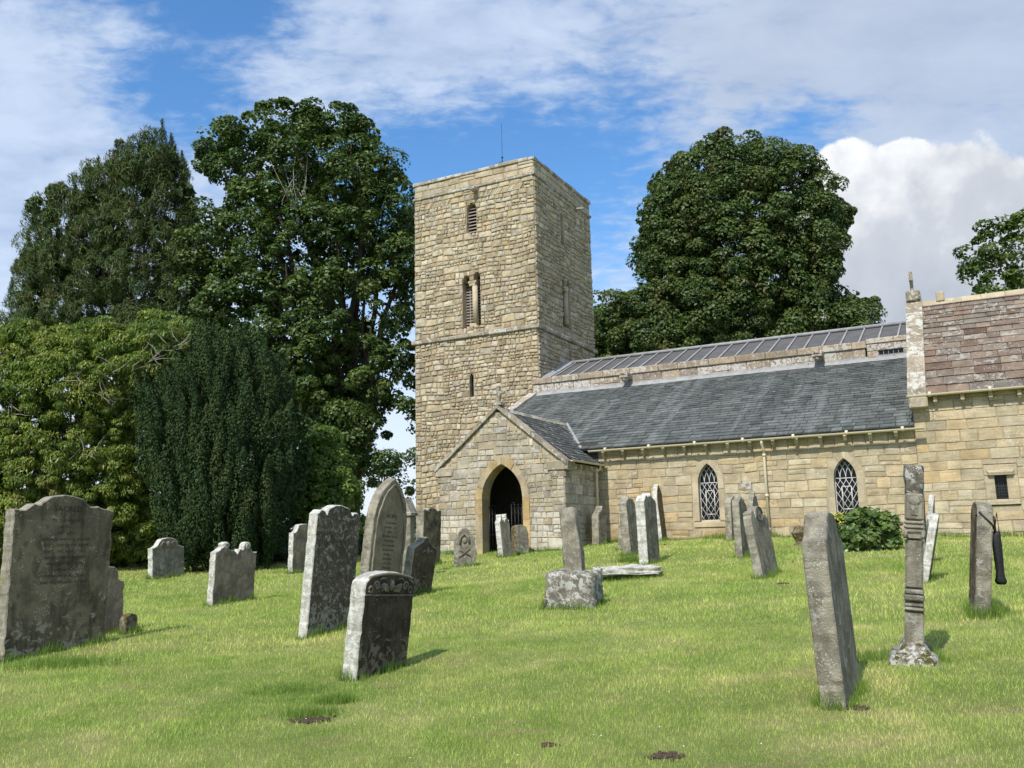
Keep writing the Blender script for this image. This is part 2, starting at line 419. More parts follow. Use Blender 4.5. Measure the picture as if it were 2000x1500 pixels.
# ------------------------------------------------------------------ ground shape
def G(x, y):
    x = np.asarray(x, float); y = np.asarray(y, float)
    ye = np.where(y < 30, y, 30 + 8 * np.tanh((y - 30) / 8))
    xe = np.where(x > 0, 20 * np.tanh(x / 20), -3 * (1 - np.exp(np.minimum(x, 0) / 3)))
    z = .046 * ye + .035 * xe + .12 * np.exp(-((x - 5) ** 2 / 30 + (y - 25) ** 2 / 40)) - .015 * np.maximum(0, y - 45)
    z = z + .012 * np.sin(x * 1.3 + .7 * y) + .012 * np.sin(y * 1.9 - .5 * x + 1) + .008 * np.sin(3.1 * x + 2.3 * y)
    return z


def Gs(x, y): return float(G(x, y))


def gnd(px, py):
    d = ray(px, py); s0 = .5
    while s0 < 120:
        q = EYEV + s0 * d
        if q[2] < Gs(q[0], q[1]): break
        s0 += .01
    return Vector(q)


def grass_nodes(t, co):
    """mown turf colour: fresh and dry patches, swathes of the mower, bare soil spots; same on sheet and blades"""
    nA = t.noise(co, .55, 5, .6, .3); nB = t.noise(co, 2.7, 5, .65)
    wv = t.noise(t.mapv(co, (.35, 2.0, 1)), 1.1, 4, .55, .2)
    su = t.vm('DOT_PRODUCT', co, (.32, .95, 0)); sv = t.vm('DOT_PRODUCT', co, (.95, -.32, 0))
    sw = t.noise(t.n('ShaderNodeCombineXYZ', {0: t.math('MULTIPLY', su, .16), 1: t.math('MULTIPLY', sv, 1.5), 2: 0.0}).outputs[0], 1.0, 4, .6, .3)
    wv = t.math('ADD', t.math('MULTIPLY', wv, .55), t.math('MULTIPLY', sw, .5))
    f = t.math('ADD', t.math('MULTIPLY', nA, .42), t.math('ADD', t.math('MULTIPLY', nB, .35), t.math('MULTIPLY', wv, .42)))
    col = t.ramp(f, [(.40, (.150, .240, .042)), (.53, (.258, .35, .076)), (.65, (.38, .43, .13)), (.76, (.56, .51, .23))])
    dry = t.noise(t.mapv(co, (.8, 2.4, 1), (3, 9, 0)), 1.3, 5, .6)
    col = t.mix(t.math('MULTIPLY', t.step(dry, .56, .70), .65), col, (.42, .34, .18, 1))
    soil = None
    for (pxx, pyy, r) in SOIL:
        q = gnd(pxx, pyy)
        dd = t.vm('SUBTRACT', co, tuple(q)); dd = t.vm('MULTIPLY', dd, (1 / r, 1.6 / r, 0))
        ln = t.math('ADD', t.vm('LENGTH', dd), t.math('MULTIPLY', t.math('SUBTRACT', t.noise(co, 14, 4, .6), .5), 2.6))
        k = t.step(ln, 1.0, .1)
        soil = k if soil is None else t.math('MAXIMUM', soil, k)
    return t.mix(soil, col, (.075, .05, .035, 1))


SOIL = [(610, 1408, .2), (1300, 1478, .14), (1070, 1457, .07), (868, 1112, .18), (1045, 1096, .12), (1672, 1385, .10), (1300, 1064, .18), (1530, 1140, .14)]
m, t, out = newmat('turf'); co = t.n('ShaderNodeTexCoord').outputs['Object']
col = grass_nodes(t, co); nf = t.noise(co, 45, 6, .7); nf2 = t.noise(t.mapv(co, (1, 1, 1)), 160, 3, .7)
vv = t.math('ADD', t.math('MULTIPLY', nf, .9), t.math('MULTIPLY', nf2, .5)); vv = t.math('ADD', vv, .05)
col = t.mix(1.0, col, t.n('ShaderNodeCombineColor', {0: vv, 1: vv, 2: vv}).outputs[0], 'MULTIPLY')
bmn = t.n('ShaderNodeBump', {'Strength': .9, 'Distance': .05, 'Height': vv})
bs = t.n('ShaderNodeBsdfPrincipled', {'Base Color': col, 'Roughness': .9, 'Specular IOR Level': .15, 'Normal': bmn})
t.L.new(bs.outputs[0], out.inputs[0]); M['turf'] = m
m, t, out = newmat('grass_blade'); co = t.n('ShaderNodeTexCoord').outputs['Object']
col = grass_nodes(t, co)
at = t.n('ShaderNodeAttribute', attribute_name='tint'); sepc = t.n('ShaderNodeSeparateColor', {0: at.outputs['Color']})
vv = t.math('ADD', t.math('MULTIPLY', sepc.outputs[0], 1.0), .85)
col = t.mix(1.0, col, t.n('ShaderNodeCombineColor', {0: vv, 1: vv, 2: vv}).outputs[0], 'MULTIPLY')
col = t.mix(t.step(sepc.outputs[1], .86, .95), col, (.42, .38, .20, 1))
col = t.mix(sepc.outputs[2], col, t.mix(sepc.outputs[0], (.12, .20, .035, 1), (.22, .32, .07, 1)))
bs = t.n('ShaderNodeBsdfPrincipled', {'Base Color': col, 'Roughness': .6, 'Specular IOR Level': .25})
tr = t.n('ShaderNodeBsdfTranslucent', {'Color': t.mix(1.0, col, (1.25, 1.35, .7, 1), 'MULTIPLY')})
mx = t.n('ShaderNodeMixShader', {0: .42, 1: bs.outputs[0], 2: tr.outputs[0]}); t.L.new(mx.outputs[0], out.inputs[0]); M['blade'] = m

# ground sheet
gx = np.concatenate([-np.geomspace(600, 16, 24), np.arange(-15.5, 15.6, .25), np.geomspace(16, 600, 24)])
gy = np.concatenate([[-40, -20, -10, -5, -2], np.arange(0, 34, .25), np.geomspace(34.5, 1500, 40)])
GX, GY = np.meshgrid(gx, gy); GZ = G(GX, GY)
nx, ny = len(gx), len(gy)
idx = np.arange(nx * ny).reshape(ny, nx)
F = np.stack([idx[:-1, :-1], idx[:-1, 1:], idx[1:, 1:], idx[1:, :-1]], -1).reshape(-1, 4)
go = mesh_np('ground', np.stack([GX.ravel(), GY.ravel(), GZ.ravel()], 1), F, np.zeros((len(F), 3)), M['turf'])
tag(go, kind='structure'); go.data.polygons.foreach_set('use_smooth', [True] * len(F))

# ------------------------------------------------------------------ CHURCH (built in its own frame: a = east along the nave, b = north into it)
RO = (-10.0, 27.0, 0.0)
base_w = UV * RO[0] + NV * RO[1]
church = empty('church', (base_w[0], base_w[1], Gs(base_w[0], base_w[1])), -TH)
tag(church, 'old stone church with square tower, slated aisle, gabled porch and brown roofed chancel', 'church')
COFF = (RO[0], RO[1], Gs(base_w[0], base_w[1]))


def cb(mb, name, mats, parent=None):
    return mb.build(name, mats, parent or church, COFF)


PA, VP, VT, VN = 25.0, 22.47, 31.15, 31.0      # aisle wall, porch front, tower south face, nave wall
UE, UW, TD = -15.05, -20.85, 5.85
TZ = 17.0


class Op:
    def __init__(s, c, hw, z0, zs, zt, kind='rect', mg=.0):
        s.c, s.hw, s.z0, s.zs, s.zt, s.kind, s.mg = c, hw, z0, zs, zt, kind, mg

    def half(s, z):
        if z < s.z0 or z > s.zt: return 0
        if z <= s.zs or s.kind == 'rect': return s.hw
        h = s.zt - s.zs; q = (z - s.zs) / h
        if s.kind == 'round': return s.hw * math.sqrt(max(0, 1 - q * q))
        R = (s.hw ** 2 + h * h) / (2 * s.hw)
        return max(0, math.sqrt(max(0, R * R - (q * h) ** 2)) - (R - s.hw))

    def span(s, z0, z1, mg=None):
        mg = s.mg if mg is None else mg
        best = 0
        for i in range(7):
            z = z0 + (z1 - z0) * i / 6
            if s.z0 - mg * .7 <= z <= s.zt + mg:
                zc = min(max(z, s.z0), s.zt)
                h = s.half(zc)
                if z > s.zs and mg > 0:   # offset of the arch
                    k = (z - s.zs) / (s.zt + mg - s.zs)
                    o = Op(s.c, s.hw + mg, s.z0, s.zs, s.zt + mg, s.kind); h = o.half(z)
                else: h += mg
                best = max(best, h)
        return (s.c - best, s.c + best) if best > 0 else None

    def outline(s, off, n=10):
        o = Op(s.c, s.hw + off, s.z0, s.zs, s.zt + off * (1.0 if s.kind != 'rect' else 1), s.kind)
        P = [(s.c - o.hw, s.z0 + (s.zs - s.z0) * i / 6) for i in range(6)]
        if s.kind == 'rect': P += [(s.c - o.hw, o.zt), (s.c + o.hw, o.zt)]
        else:
            zl = [o.zs + (o.zt - o.zs) * math.sin(math.pi / 2 * i / n) for i in range(n + 1)]
            P += [(s.c - o.half(z), z) for z in zl] + [(s.c + o.half(z), z) for z in zl[-2::-1]]
        P += [(s.c + o.hw, s.z0 + (s.zs - s.z0) * i / 6) for i in range(5, -1, -1)]
        return P


def free_segments(lo, hi, z0, z1, ops, usemg=True):
    cuts = []
    for o in ops:
        sp_ = o.span(z0, z1, None if usemg else 0.0)
        if sp_: cuts.append(sp_)
    cuts.sort(); segs = []; c = lo
    for a, b in cuts:
        if a > c: segs.append((c, min(a, hi)))
        c = max(c, b)
    if c < hi: segs.append((c, hi))
    return [(a, b) for a, b in segs if b - a > .03]


def wall(mb, P, lim, z0, z1, ops, rng, course=(.18, .3), width=(.25, .6), depth=.035, warp=.02, gap=.012, pill=.8, mi=0, mmi=1, rot=.3, quoin=0, tintf=None, skip=None, guil=0):
    """coursed stones standing proud of a mortar plane. lim(z)->(lo,hi); P(a,z,d)->point"""
    # mortar plane
    z = z0
    while z < z1 - 1e-6:
        zb = min(z + .06, z1)
        l0, h0 = lim(z); l1, h1 = lim(zb)
        if min(h0, h1) - max(l0, l1) > .01:
            sg = free_segments(max(l0, l1), min(h0, h1), z, zb, ops, False)
            for a, b in sg:
                aa0, bb0, aa1, bb1 = a, b, a, b
                if abs(a - max(l0, l1)) < 1e-6: aa0, aa1 = l0, l1
                if abs(b - min(h0, h1)) < 1e-6: bb0, bb1 = h0, h1
                mb.add([P(aa0, z, -.004), P(bb0, z, -.004), P(bb1, zb, -.004), P(aa1, zb, -.004)], [(0, 1, 2, 3)], (.5, .5, .5), mmi)
        z = zb
    z = z0; row = 0
    while z < z1 - .04:
        h = rng.uniform(*course); zt = min(z + h, z1)
        if z1 - zt < course[0] * .6: zt = z1
        lo = max(lim(z + .01)[0], lim(zt - .01)[0]); hi = min(lim(z + .01)[1], lim(zt - .01)[1])
        if guil:
            zs_ = (z + .01, (z + zt) / 2, zt - .01); lo = min(lim(q)[0] for q in zs_); hi = max(lim(q)[1] for q in zs_)
        for a, b in (([(lo, hi)] if guil else free_segments(lo, hi, z, zt, ops)) if hi - lo > .08 else []):
            c = a
            first = True
            while c < b - .02:
                wd = rng.uniform(*width) * (1.0 if zt - z > .12 else .8)
                if quoin and first and abs(a - lo) < 1e-6: wd = quoin * (1.0 if row % 2 else .6)
                e = c + wd
                if b - e < width[0] * .6: e = b
                if quoin and abs(b - hi) < 1e-6 and e < b:
                    qw = quoin * (.6 if row % 2 else 1.0)
                    if c < b - qw < e + width[0] * .5: e = b - qw
                first = False
                parts = [(c, e, z, zt)]
                if guil:
                    parts = []; st_ = [(c, e, z, zt)]
                    while st_:
                        (qa, qb, qz, qt) = st_.pop(); W_, H_ = qb - qa, qt - qz
                        if H_ > guil * rng.uniform(.8, 1.5): k_ = qz + H_ * rng.uniform(.36, .64); st_ += [(qa, qb, qz, k_), (qa, qb, k_, qt)]
                        elif W_ > H_ * rng.uniform(1.3, 2.9) and W_ > .2: k_ = qa + W_ * rng.uniform(.35, .65); st_ += [(qa, k_, qz, qt), (k_, qb, qz, qt)]
                        else: parts.append((qa, qb, qz, qt))
                elif zt - z > course[1] * .85 and rng.random() < .22 and e - c > .2:
                    zm = z + (zt - z) * rng.uniform(.4, .6); parts = [(c, e, z, zm), (c, e, zm, zt)]
                for (sa, sb, sz0, sz1) in parts:
                    if skip and skip((sa + sb) / 2, (sz0 + sz1) / 2): continue
                    if guil:
                        sa, sb = max(sa, lim(sz0 + .01)[0], lim(sz1 - .01)[0]), min(sb, lim(sz0 + .01)[1], lim(sz1 - .01)[1])
                        for pa, pb in (free_segments(sa, sb, sz0 + .01, sz1 - .01, ops) if sb - sa > .06 else []):
                            if pb - pa > .06: stone(mb, P, pa, pb, sz0, sz1, rng, depth, warp, gap, pill, mi, rot, tintf, lo, hi)
                        continue
                    stone(mb, P, sa, sb, sz0, sz1, rng, depth, warp, gap, pill, mi, rot, tintf, lo, hi)
                c = e
        z = zt; row += 1


SS = [-1, -.78, -.3, .3, .78, 1]; TT_ = [-1, -.7, .0, .7, 1]


def stone(mb, P, sa, sb, sz0, sz1, rng, depth, warp, gap, pill, mi, rot, tintf, lo, hi):
    ca, cz = (sa + sb) / 2, (sz0 + sz1) / 2; ha, hz = (sb - sa) / 2 - gap, (sz1 - sz0) / 2 - gap
    if ha < .015 or hz < .012: return
    dep = depth * rng.uniform(.45, 1.3); tx, tz = rng.uniform(-1, 1) * depth * rot, rng.uniform(-1, 1) * depth * rot
    V = []; rc = min(ha, hz) * (.32 if pill < .9 else .12); jt = [rng.uniform(-.2, .2) * min(ha, hz) * (1 if pill < .9 else .25) for _ in range(8)]
    ss = [-1, -pill, -.35, .35, pill, 1]; tt = [-1, -pill, 0, pill, 1]
    for j, tq in enumerate(tt):
        for i, sq in enumerate(ss):
            a = ca + sq * ha; z = cz + tq * hz
            k = (abs(sq) > .99, abs(tq) > .99)
            if k[0] and k[1]: a -= math.copysign(rc, sq); z -= math.copysign(rc, tq)
            q = (0 if sq < 0 else 1) + (0 if tq < 0 else 2)
            a += jt[q] * abs(sq * tq); z += jt[4 + q] * abs(sq * tq) * .7
            wx, wz = mnoise.noise(Vector((a * 1.1, z * 1.1, 3.3))) * warp * 2.5, mnoise.noise(Vector((a * .9, z * 1.6, 9.1))) * warp * 4.5
            e0 = min(1, (a - lo) / .15, (hi - a) / .15); e0 = max(0, e0)
            a2 = a + wx * e0; z2 = z + wz
            if k[0] or k[1]: d = -.006
            else:
                d = dep + tx * sq + tz * tq + depth * .45 * (1 - max(abs(sq), abs(tq)))
                d += mnoise.noise(Vector((a * 9, z * 9, 1.7))) * depth * .5
                d = max(d, .003)
            V.append(P(a2, z2, d))
    F = [(j * 6 + i, j * 6 + i + 1, j * 6 + 7 + i, j * 6 + 6 + i) for j in range(4) for i in range(5)]
    tn = tintf(ca, cz, rng) if tintf else (rng.random(), rng.random(), rng.random())
    mb.add(V, F, tn, mi, False)


def ring(mb, P, op, wd, dfront, dback, mi=0, n=10, grp=3, rng=random, split=True, inner_back=None, dplane=None):
    """dressed surround: blocks round an opening with their reveal running back into the wall"""
    I = op.outline(0, n); O = op.outline(wd, n)
    k = len(I); tn = (rng.random(), rng.random(), rng.random())
    for i in range(k - 1):
        if i % grp == 0: tn = (rng.random(), rng.random(), rng.random()); dj = rng.uniform(-.012, .012)
        a, b = dfront + dj, dback
        i0, i1, o0, o1 = I[i], I[i + 1], O[i], O[i + 1]
        mb.add([P(*o0, a), P(*o1, a), P(*i1, a), P(*i0, a)], [(0, 1, 2, 3)], tn, mi)
        mb.add([P(*i0, a), P(*i1, a), P(*i1, b), P(*i0, b)], [(0, 1, 2, 3)], tn, mi)
        mb.add([P(*o0, a), P(*o1, a), P(*o1, -.01), P(*o0, -.01)], [(0, 1, 2, 3)], tn, mi)
        if i % grp == 0:   # bed joint
            mb.add([P(*o0, a + .0), P(*i0, a + .0), P(*i0, -.01), P(*o0, -.01)], [(0, 1, 2, 3)], tn, mi)
    for q in (0, k - 1):
        mb.add([P(*O[q], dfront), P(*I[q], dfront), P(*I[q], dback), P(*O[q], dback)], [(0, 1, 2, 3)], tn, mi)


def fill(mb, P, op, d, mi=0, tint=(.5, .5, .5), n=10):
    I = op.outline(0, n); k = len(I)
    for i in range(k // 2):
        a, b, c, e = I[i], I[i + 1], I[k - 2 - i], I[k - 1 - i]
        if i + 1 > k - 2 - i: break
        mb.add([P(*a, d), P(*b, d), P(*c, d), P(*e, d)], [(0, 1, 2, 3)] if b != c else [(0, 1, 3)], tint, mi)


rng = random.Random(7)
PS = lambda v: (lambda a, z, d: (a, v - d, z))
PN = lambda v: (lambda a, z, d: (a, v + d, z))
PE = lambda u: (lambda a, z, d: (u + d, a, z))
PW = lambda u: (lambda a, z, d: (u - d, a, z))

# ---- tower
oT_l = Op(-17.995, .235, 14.27, 15.3, 15.54, 'round', .02)
oT_t = Op(-18.055, .43, 10.24, 12.2, 12.2, 'rect', .0)
oT_a = Op(-18.31, .17, 12.2, 12.28, 12.45, 'round', .0); oT_b = Op(-17.79, .16, 12.2, 12.32, 12.50, 'round', .0)
oT_s = Op(-18.11, .09, 7.35, 8.15, 8.23, 'round', .01)
oE_l = Op(33.78, .17, 14.08, 15.2, 15.45, 'pointed', .02)
oE_t = Op(34.03, .42, 10.4, 12.2, 12.2, 'rect', .0); oE_a = Op(33.8, .16, 12.2, 12.25, 12.4, 'round', 0); oE_b = Op(34.28, .15, 12.2, 12.28, 12.45, 'round', 0)
tw = MB()
hz0, hz1 = 15.72, 15.98


def herr_skip(a, z): return False


def towface(P, lo, hi, ops, z0=.3, det=1.0, herr=()):
    lim = lambda z: (lo, hi)
    wall(tw, P, lim, z0, 9.78, ops, rng, course=(.40, .58), width=(.7, 1.3), depth=.036, warp=.02, quoin=.5, gap=.012, pill=.80, guil=.27)
    hops = [Op((a + b) / 2, (b - a) / 2, hz0, hz1, hz1, 'rect') for a, b in herr]
    wall(tw, P, lim, 9.95, hz0, ops, rng, course=(.42, .62), width=(.7, 1.4), depth=.036, warp=.022, quoin=.55, gap=.012, pill=.80, guil=.30)
    wall(tw, P, lim, hz0, hz1, ops + hops, rng, course=(.24, .27), width=(.24, .5), depth=.035, warp=.0, quoin=.5)
    for a, b in herr:
        tw.add([P(a, hz0, -.003), P(b, hz0, -.003), P(b, hz1, -.003), P(a, hz1, -.003)], [(0, 1, 2, 3)], None, 1)
        c = a
        while c < b - .2:
            wd = rng.uniform(.07, .1); sl_ = .17; d = rng.uniform(.02, .045)
            q = [(c, hz0 + .01), (c + wd, hz0 + .01), (c + wd + sl_, hz1 - .01), (c + sl_, hz1 - .01)]
            tw.add([P(x, z, d) for x, z in q] + [P(x + (.01 if k in (1, 2) else -.01), z, -.01) for k, (x, z) in enumerate(q)],
                   [(0, 1, 2, 3), (0, 4, 5, 1), (1, 5, 6, 2), (2, 6, 7, 3), (3, 7, 4, 0)], None, 0)
            c += wd + .018
    wall(tw, P, lim, hz1, 16.2, ops, rng, course=(.2, .24), width=(.3, .6), depth=.03, warp=.005, quoin=.6)
    wall(tw, P, lim, 16.32, 16.86, [], rng, course=(.25, .28), width=(.5, 1.1), depth=.022, warp=.008, pill=.9, quoin=.7)


towface(PS(VT), UW, UE, [oT_l, oT_t, oT_a, oT_b, oT_s], herr=[(-20.3, -19.0), (-17.4, -15.5)])
towface(PE(UE), VT, VT + TD, [oE_l, oE_t, oE_a, oE_b], z0=5, herr=[(VT + .4, VT + 1.6), (VT + 3.3, VT + 4.8)])
towface(PW(UW), VT, VT + TD, [], z0=.3, herr=[])
wall(tw, PN(VT + TD), lambda z: (UW, UE), .3, 16.86, [], rng, course=(.25, .4), width=(.4, .8), depth=.03, warp=.02)
tw.box(UW + .6, UE - .6, VT + .6, VT + TD - .6, 16.2, 16.3, None, 1)
cb(tw, 'tower_wall', [M['rubble'], M['mortar']])


def bandring(name, z0, z1, pr, mat, seg=.7, wob=.012, top=False, inw=.35):
    mb = MB()
    for (P, lo, hi) in ((PS(VT), UW - pr, UE + pr), (PE(UE), VT + .001, VT + TD + pr), (PW(UW), VT + .001, VT + TD + pr), (PN(VT + TD), UW - pr, UE + pr)):
        c = lo
        while c < hi - .02:
            e = min(hi, c + rng.uniform(seg * .6, seg * 1.4))
            if hi - e < .2: e = hi
            w0, w1, w2 = rng.uniform(-wob, wob), rng.uniform(-wob, wob), rng.uniform(-wob, wob)
            ch = min(.03, (z1 - z0) * .3); g = .004
            din = -inw if top else -.02
            V = [P(c + g, z0 + w1, din), P(c + g, z0 + w1, pr + w0 - ch), P(c + g, z0 + w1 + ch, pr + w0), P(c + g, z1 + w2 - ch, pr + w0), P(c + g, z1 + w2, pr + w0 - ch), P(c + g, z1 + w2, din)]
            V += [P(e - g, z0 + w1, din), P(e - g, z0 + w1, pr + w0 - ch), P(e - g, z0 + w1 + ch, pr + w0), P(e - g, z1 + w2 - ch, pr + w0), P(e - g, z1 + w2, pr + w0 - ch), P(e - g, z1 + w2, din)]
            mb.add(V, [(i, (i + 1) % 6, 6 + (i + 1) % 6, 6 + i) for i in range(6)] + [(5, 4, 3, 2, 1, 0), (6, 7, 8, 9, 10, 11)], None, 0)
            c = e
    cb(mb, name, mat)


bandring('string_course', 9.78, 9.95, .12, M['coping'])
bandring('string_course', 16.2, 16.32, .07, M['coping'], wob=.004)
bandring('parapet_coping', 16.86, 17.02, .06, M['coping'], wob=.02, top=True)


# tower windows
def recess(mb, P, ops, d, mi=1):
    for o in ops:
        I = o.outline(0, 8)
        for i in range(len(I) - 1):
            mb.add([P(*I[i], 0), P(*I[i + 1], 0), P(*I[i + 1], -d), P(*I[i], -d)], [(0, 1, 2, 3)], None, mi)
        if o.z0 > 0: mb.add([P(*I[0], 0), P(*I[-1], 0), P(*I[-1], -d), P(*I[0], -d)], [(0, 1, 2, 3)], None, mi)


mb = MB(); recess(mb, PS(VT), [oT_l], .35, 0); wf = cb(mb, 'belfry_window', M['rubble'])
mb = MB()
for i in range(8):
    z = 14.33 + i * .145; h = min(oT_l.half(z + .1), .235) - .01
    if h > .03: mb.add([(-17.995 - h, VT + .12, z), (-17.995 + h, VT + .12, z), (-17.995 + h, VT + .24, z + .1), (-17.995 - h, VT + .24, z + .1),
                        (-17.995 - h, VT + .12, z + .02), (-17.995 + h, VT + .12, z + .02), (-17.995 + h, VT + .24, z + .12), (-17.995 - h, VT + .24, z + .12)],
                       [(0, 1, 5, 4), (4, 5, 6, 7), (0, 3, 2, 1), (0, 4, 7, 3), (1, 2, 6, 5)], None)
cb(mb, 'louvre', M['louvre'], wf); mb = MB(); fill(mb, PS(VT), oT_l, -.33); cb(mb, 'dark_opening', M['glass'], wf)


def twin(P, ot, oa, ob, c0):
    mb = MB()
    lo, hi = ot.c - ot.hw, ot.c + ot.hw
    for x in (lo, hi): mb.add([P(x, ot.z0, 0), P(x, ot.zt, 0), P(x, ot.zt, -.4), P(x, ot.z0, -.4)], [(0, 1, 2, 3)], None, 0)
    mb.add([P(lo, ot.z0, 0), P(hi, ot.z0, 0), P(hi, ot.z0, -.4), P(lo, ot.z0, -.4)], [(0, 1, 2, 3)], None, 0)
    mid = (oa.c + oa.hw + ob.c - ob.hw) / 2
    recess(mb, P, [oa, ob], .4, 0)
    f = cb(mb, 'twin_belfry_window', M['rubble'])
    mb = MB()
    mb.tube([P(mid + .13, ot.z0 + .14, -.1), P(mid + .10, 12.0, -.1)], [.13, .115], 10)
    cb(mb, 'shaft', M['dressed'], f)
    mb = MB()
    for (z0_, z1_, r) in ((11.98, 12.08, .15), (12.08, 12.2, .2)):
        a0, b0 = P(mid + .03 - r, z0_, .02), P(mid + .03 + r, z1_, -.36)
        mb.box(a0[0], b0[0], a0[1], b0[1], z0_, z1_, None, 0, .015)
    cb(mb, 'capital', M['dressed'], f); mb = MB()
    mb2 = (P(mid - .12, 10.24, .01), P(mid + .2, 10.38, -.26))
    mb.box(mb2[0][0], mb2[1][0], mb2[0][1], mb2[1][1], 10.24, 10.38, None, 0, .015)
    cb(mb, 'shaft_base', M['dressed'], f)
    mb = MB(); mb.add([P(lo - .1, ot.z0 - .05, -.36), P(hi + .1, ot.z0 - .05, -.36), P(hi + .1, 12.55, -.36), P(lo - .1, 12.55, -.36)], [(0, 1, 2, 3)])
    cb(mb, 'dark_opening', M['glass'], f)
    mb = MB()
    for i in range(15):
        z = 10.3 + i * .125; a0 = P(lo + .0, z, -.30); b0 = P(hi, z + .075, -.33)
        mb.box(a0[0], b0[0], a0[1], b0[1], z, z + .06)
    for x in (lo + .18, mid - .12):
        a0 = P(x, 10.24, -.285); b0 = P(x + .045, 12.2, -.299); mb.box(a0[0], b0[0], a0[1], b0[1], 10.24, 12.2)
    cb(mb, 'louvre', M['louvre'], f)


twin(PS(VT), oT_t, oT_a, oT_b, 0); twin(PE(UE), oE_t, oE_a, oE_b, 0)
mb = MB(); recess(mb, PS(VT), [oT_s], .3, 0); s1 = cb(mb, 'slit_window', M['rubble']); mb = MB(); fill(mb, PS(VT), oT_s, -.2); cb(mb, 'dark_opening', M['glass'], s1)
mb = MB(); ring(mb, PE(UE), oE_l, .09, .03, -.3, rng=rng); s1 = cb(mb, 'pointed_belfry_window', M['dressed']); mb = MB(); fill(mb, PE(UE), oE_l, -.28); cb(mb, 'stone_infill', M['rubble'], s1)
# spouts
def spout(x, y, z, s=1.0, name='gargoyle'):
    mb = MB()
    mb.box(x - .13 * s, x + .13 * s, y - .42 * s, y + .05, z - .1 * s, z - .03 * s, None, 0, .02)
    mb.box(x - .13 * s, x - .07 * s, y - .4 * s, y + .05, z - .03 * s, z + .07 * s, None, 0, .015)
    mb.box(x + .07 * s, x + .13 * s, y - .4 * s, y + .05, z - .03 * s, z + .07 * s, None, 0, .015)
    mb.ball((x, y - .25 * s, z - .12 * s), .1 * s, (1, 1.5, .8), 8, 6)
    cb(mb, name, M['parapet'])


spout(-17.75, VT, 16.12, .9, 'waterspout'); 
mb = MB(); mb.tube([(UE - .05, 35.35, 16.12), (UE + .42, 35.35, 16.05)], .055, 10); cb(mb, 'spout_pipe', M['leadlite'])
mb = MB(); mb.box(-16.72, -16.46, VT + .05, VT + .3, 17.0, 17.13, None, 0, .03); mb.tube([(-16.58, VT + .2, 17.1), (-16.58, VT + .2, 17.38)], .02, 6); mb.tube([(-16.58, VT + .2, 17.3), (-16.58, VT + .2, 18.9)], .008, 5)
mb.ball((-16.58, VT + .2, 17.38), .045, n=8, m=6)
cb(mb, 'aerial', M['iron'])

# ---- aisle and its roof
EZ, EV, RS = 4.2, 24.75, .463
AW = -15.35; AE = -1.45
def arz(v): return EZ + RS * (v - EV)
w1 = Op(-6.9, .285, 1.97, 3.03, 3.57, 'pointed', .19); w2 = Op(-3.24, .285, 1.99, 2.98, 3.50, 'pointed', .19)
aw = MB()
def ash_tint(a, z, r):
    o = r.random() ** 1.2
    if z < 1.95 and r.random() < .35: o = .97
    return (o, r.random(), .35 + .5 * r.random())
wall(aw, PS(PA), lambda z: (-13.0, AE), .5, 4.12, [w1, w2], rng, course=(.2, .3), width=(.28, .62), depth=.017, warp=.012, gap=.006, pill=.95, mi=0, mmi=1, rot=.45, tintf=ash_tint)
wall(aw, PS(PA), lambda z: (AW, -13.0), .3, 4.12, [], rng, course=(.2, .3), width=(.28, .62), depth=.012, warp=.006, gap=.007, pill=.96, mi=0, mmi=1, rot=.25)
# west wall of aisle (triangular top)
wall(aw, PW(AW), lambda z: (PA if z < 4.12 else EV + (z - EZ) / RS + .05, VT - .05), .3, 7.0, [], rng, course=(.2, .3), width=(.3, .6), depth=.02, warp=.01, gap=.008, mi=0, mmi=1)
aw.box(AW, AW + .4, PA + .3, VN, .3, 4.0, None, 1)
aw.box(-13.2, AE, 30.9, 31.0, .5, 6.5, None, 1)
cb(aw, 'aisle_wall', [M['ashlar'], M['mortar2']])


def slates(mb, P, s0, s1, lo, hi, rowh, width, th, rng, overlap=1.6, mi=0, wob=.004, off=True):
    """P(a, s, h): a along the eave, s up the slope, h off the roof plane; lo/hi(s) limits"""
    s = s0; r = 0
    while s < s1 - 1e-3:
        rh = rowh(s); e = min(s + rh * overlap, s1)
        a = lo(s) - (rng.uniform(0, width[0]) if off else 0); A1 = hi(s)
        while a < A1:
            wd = rng.uniform(*width); b = min(a + wd, A1); a0 = max(a, lo(s))
            if b - a0 > .03:
                g = .007; dw = rng.uniform(-wob, wob); hh = th * rng.uniform(.9, 1.5); sk = rng.uniform(-wob, wob)
                hb = th * .15
                q = [(a0 + g, s + dw, hh), (b - g, s + dw + sk, hh), (b - g, e, hb + .0), (a0 + g, e, hb)]
                V = [P(*x) for x in q] + [P(a0 + g, s + dw, .0), P(b - g, s + dw + sk, .0)]
                mb.add(V, [(0, 1, 2, 3), (0, 4, 5, 1)], (rng.random(), rng.random(), rng.random()), mi)
            a += wd
        s += rh; r += 1


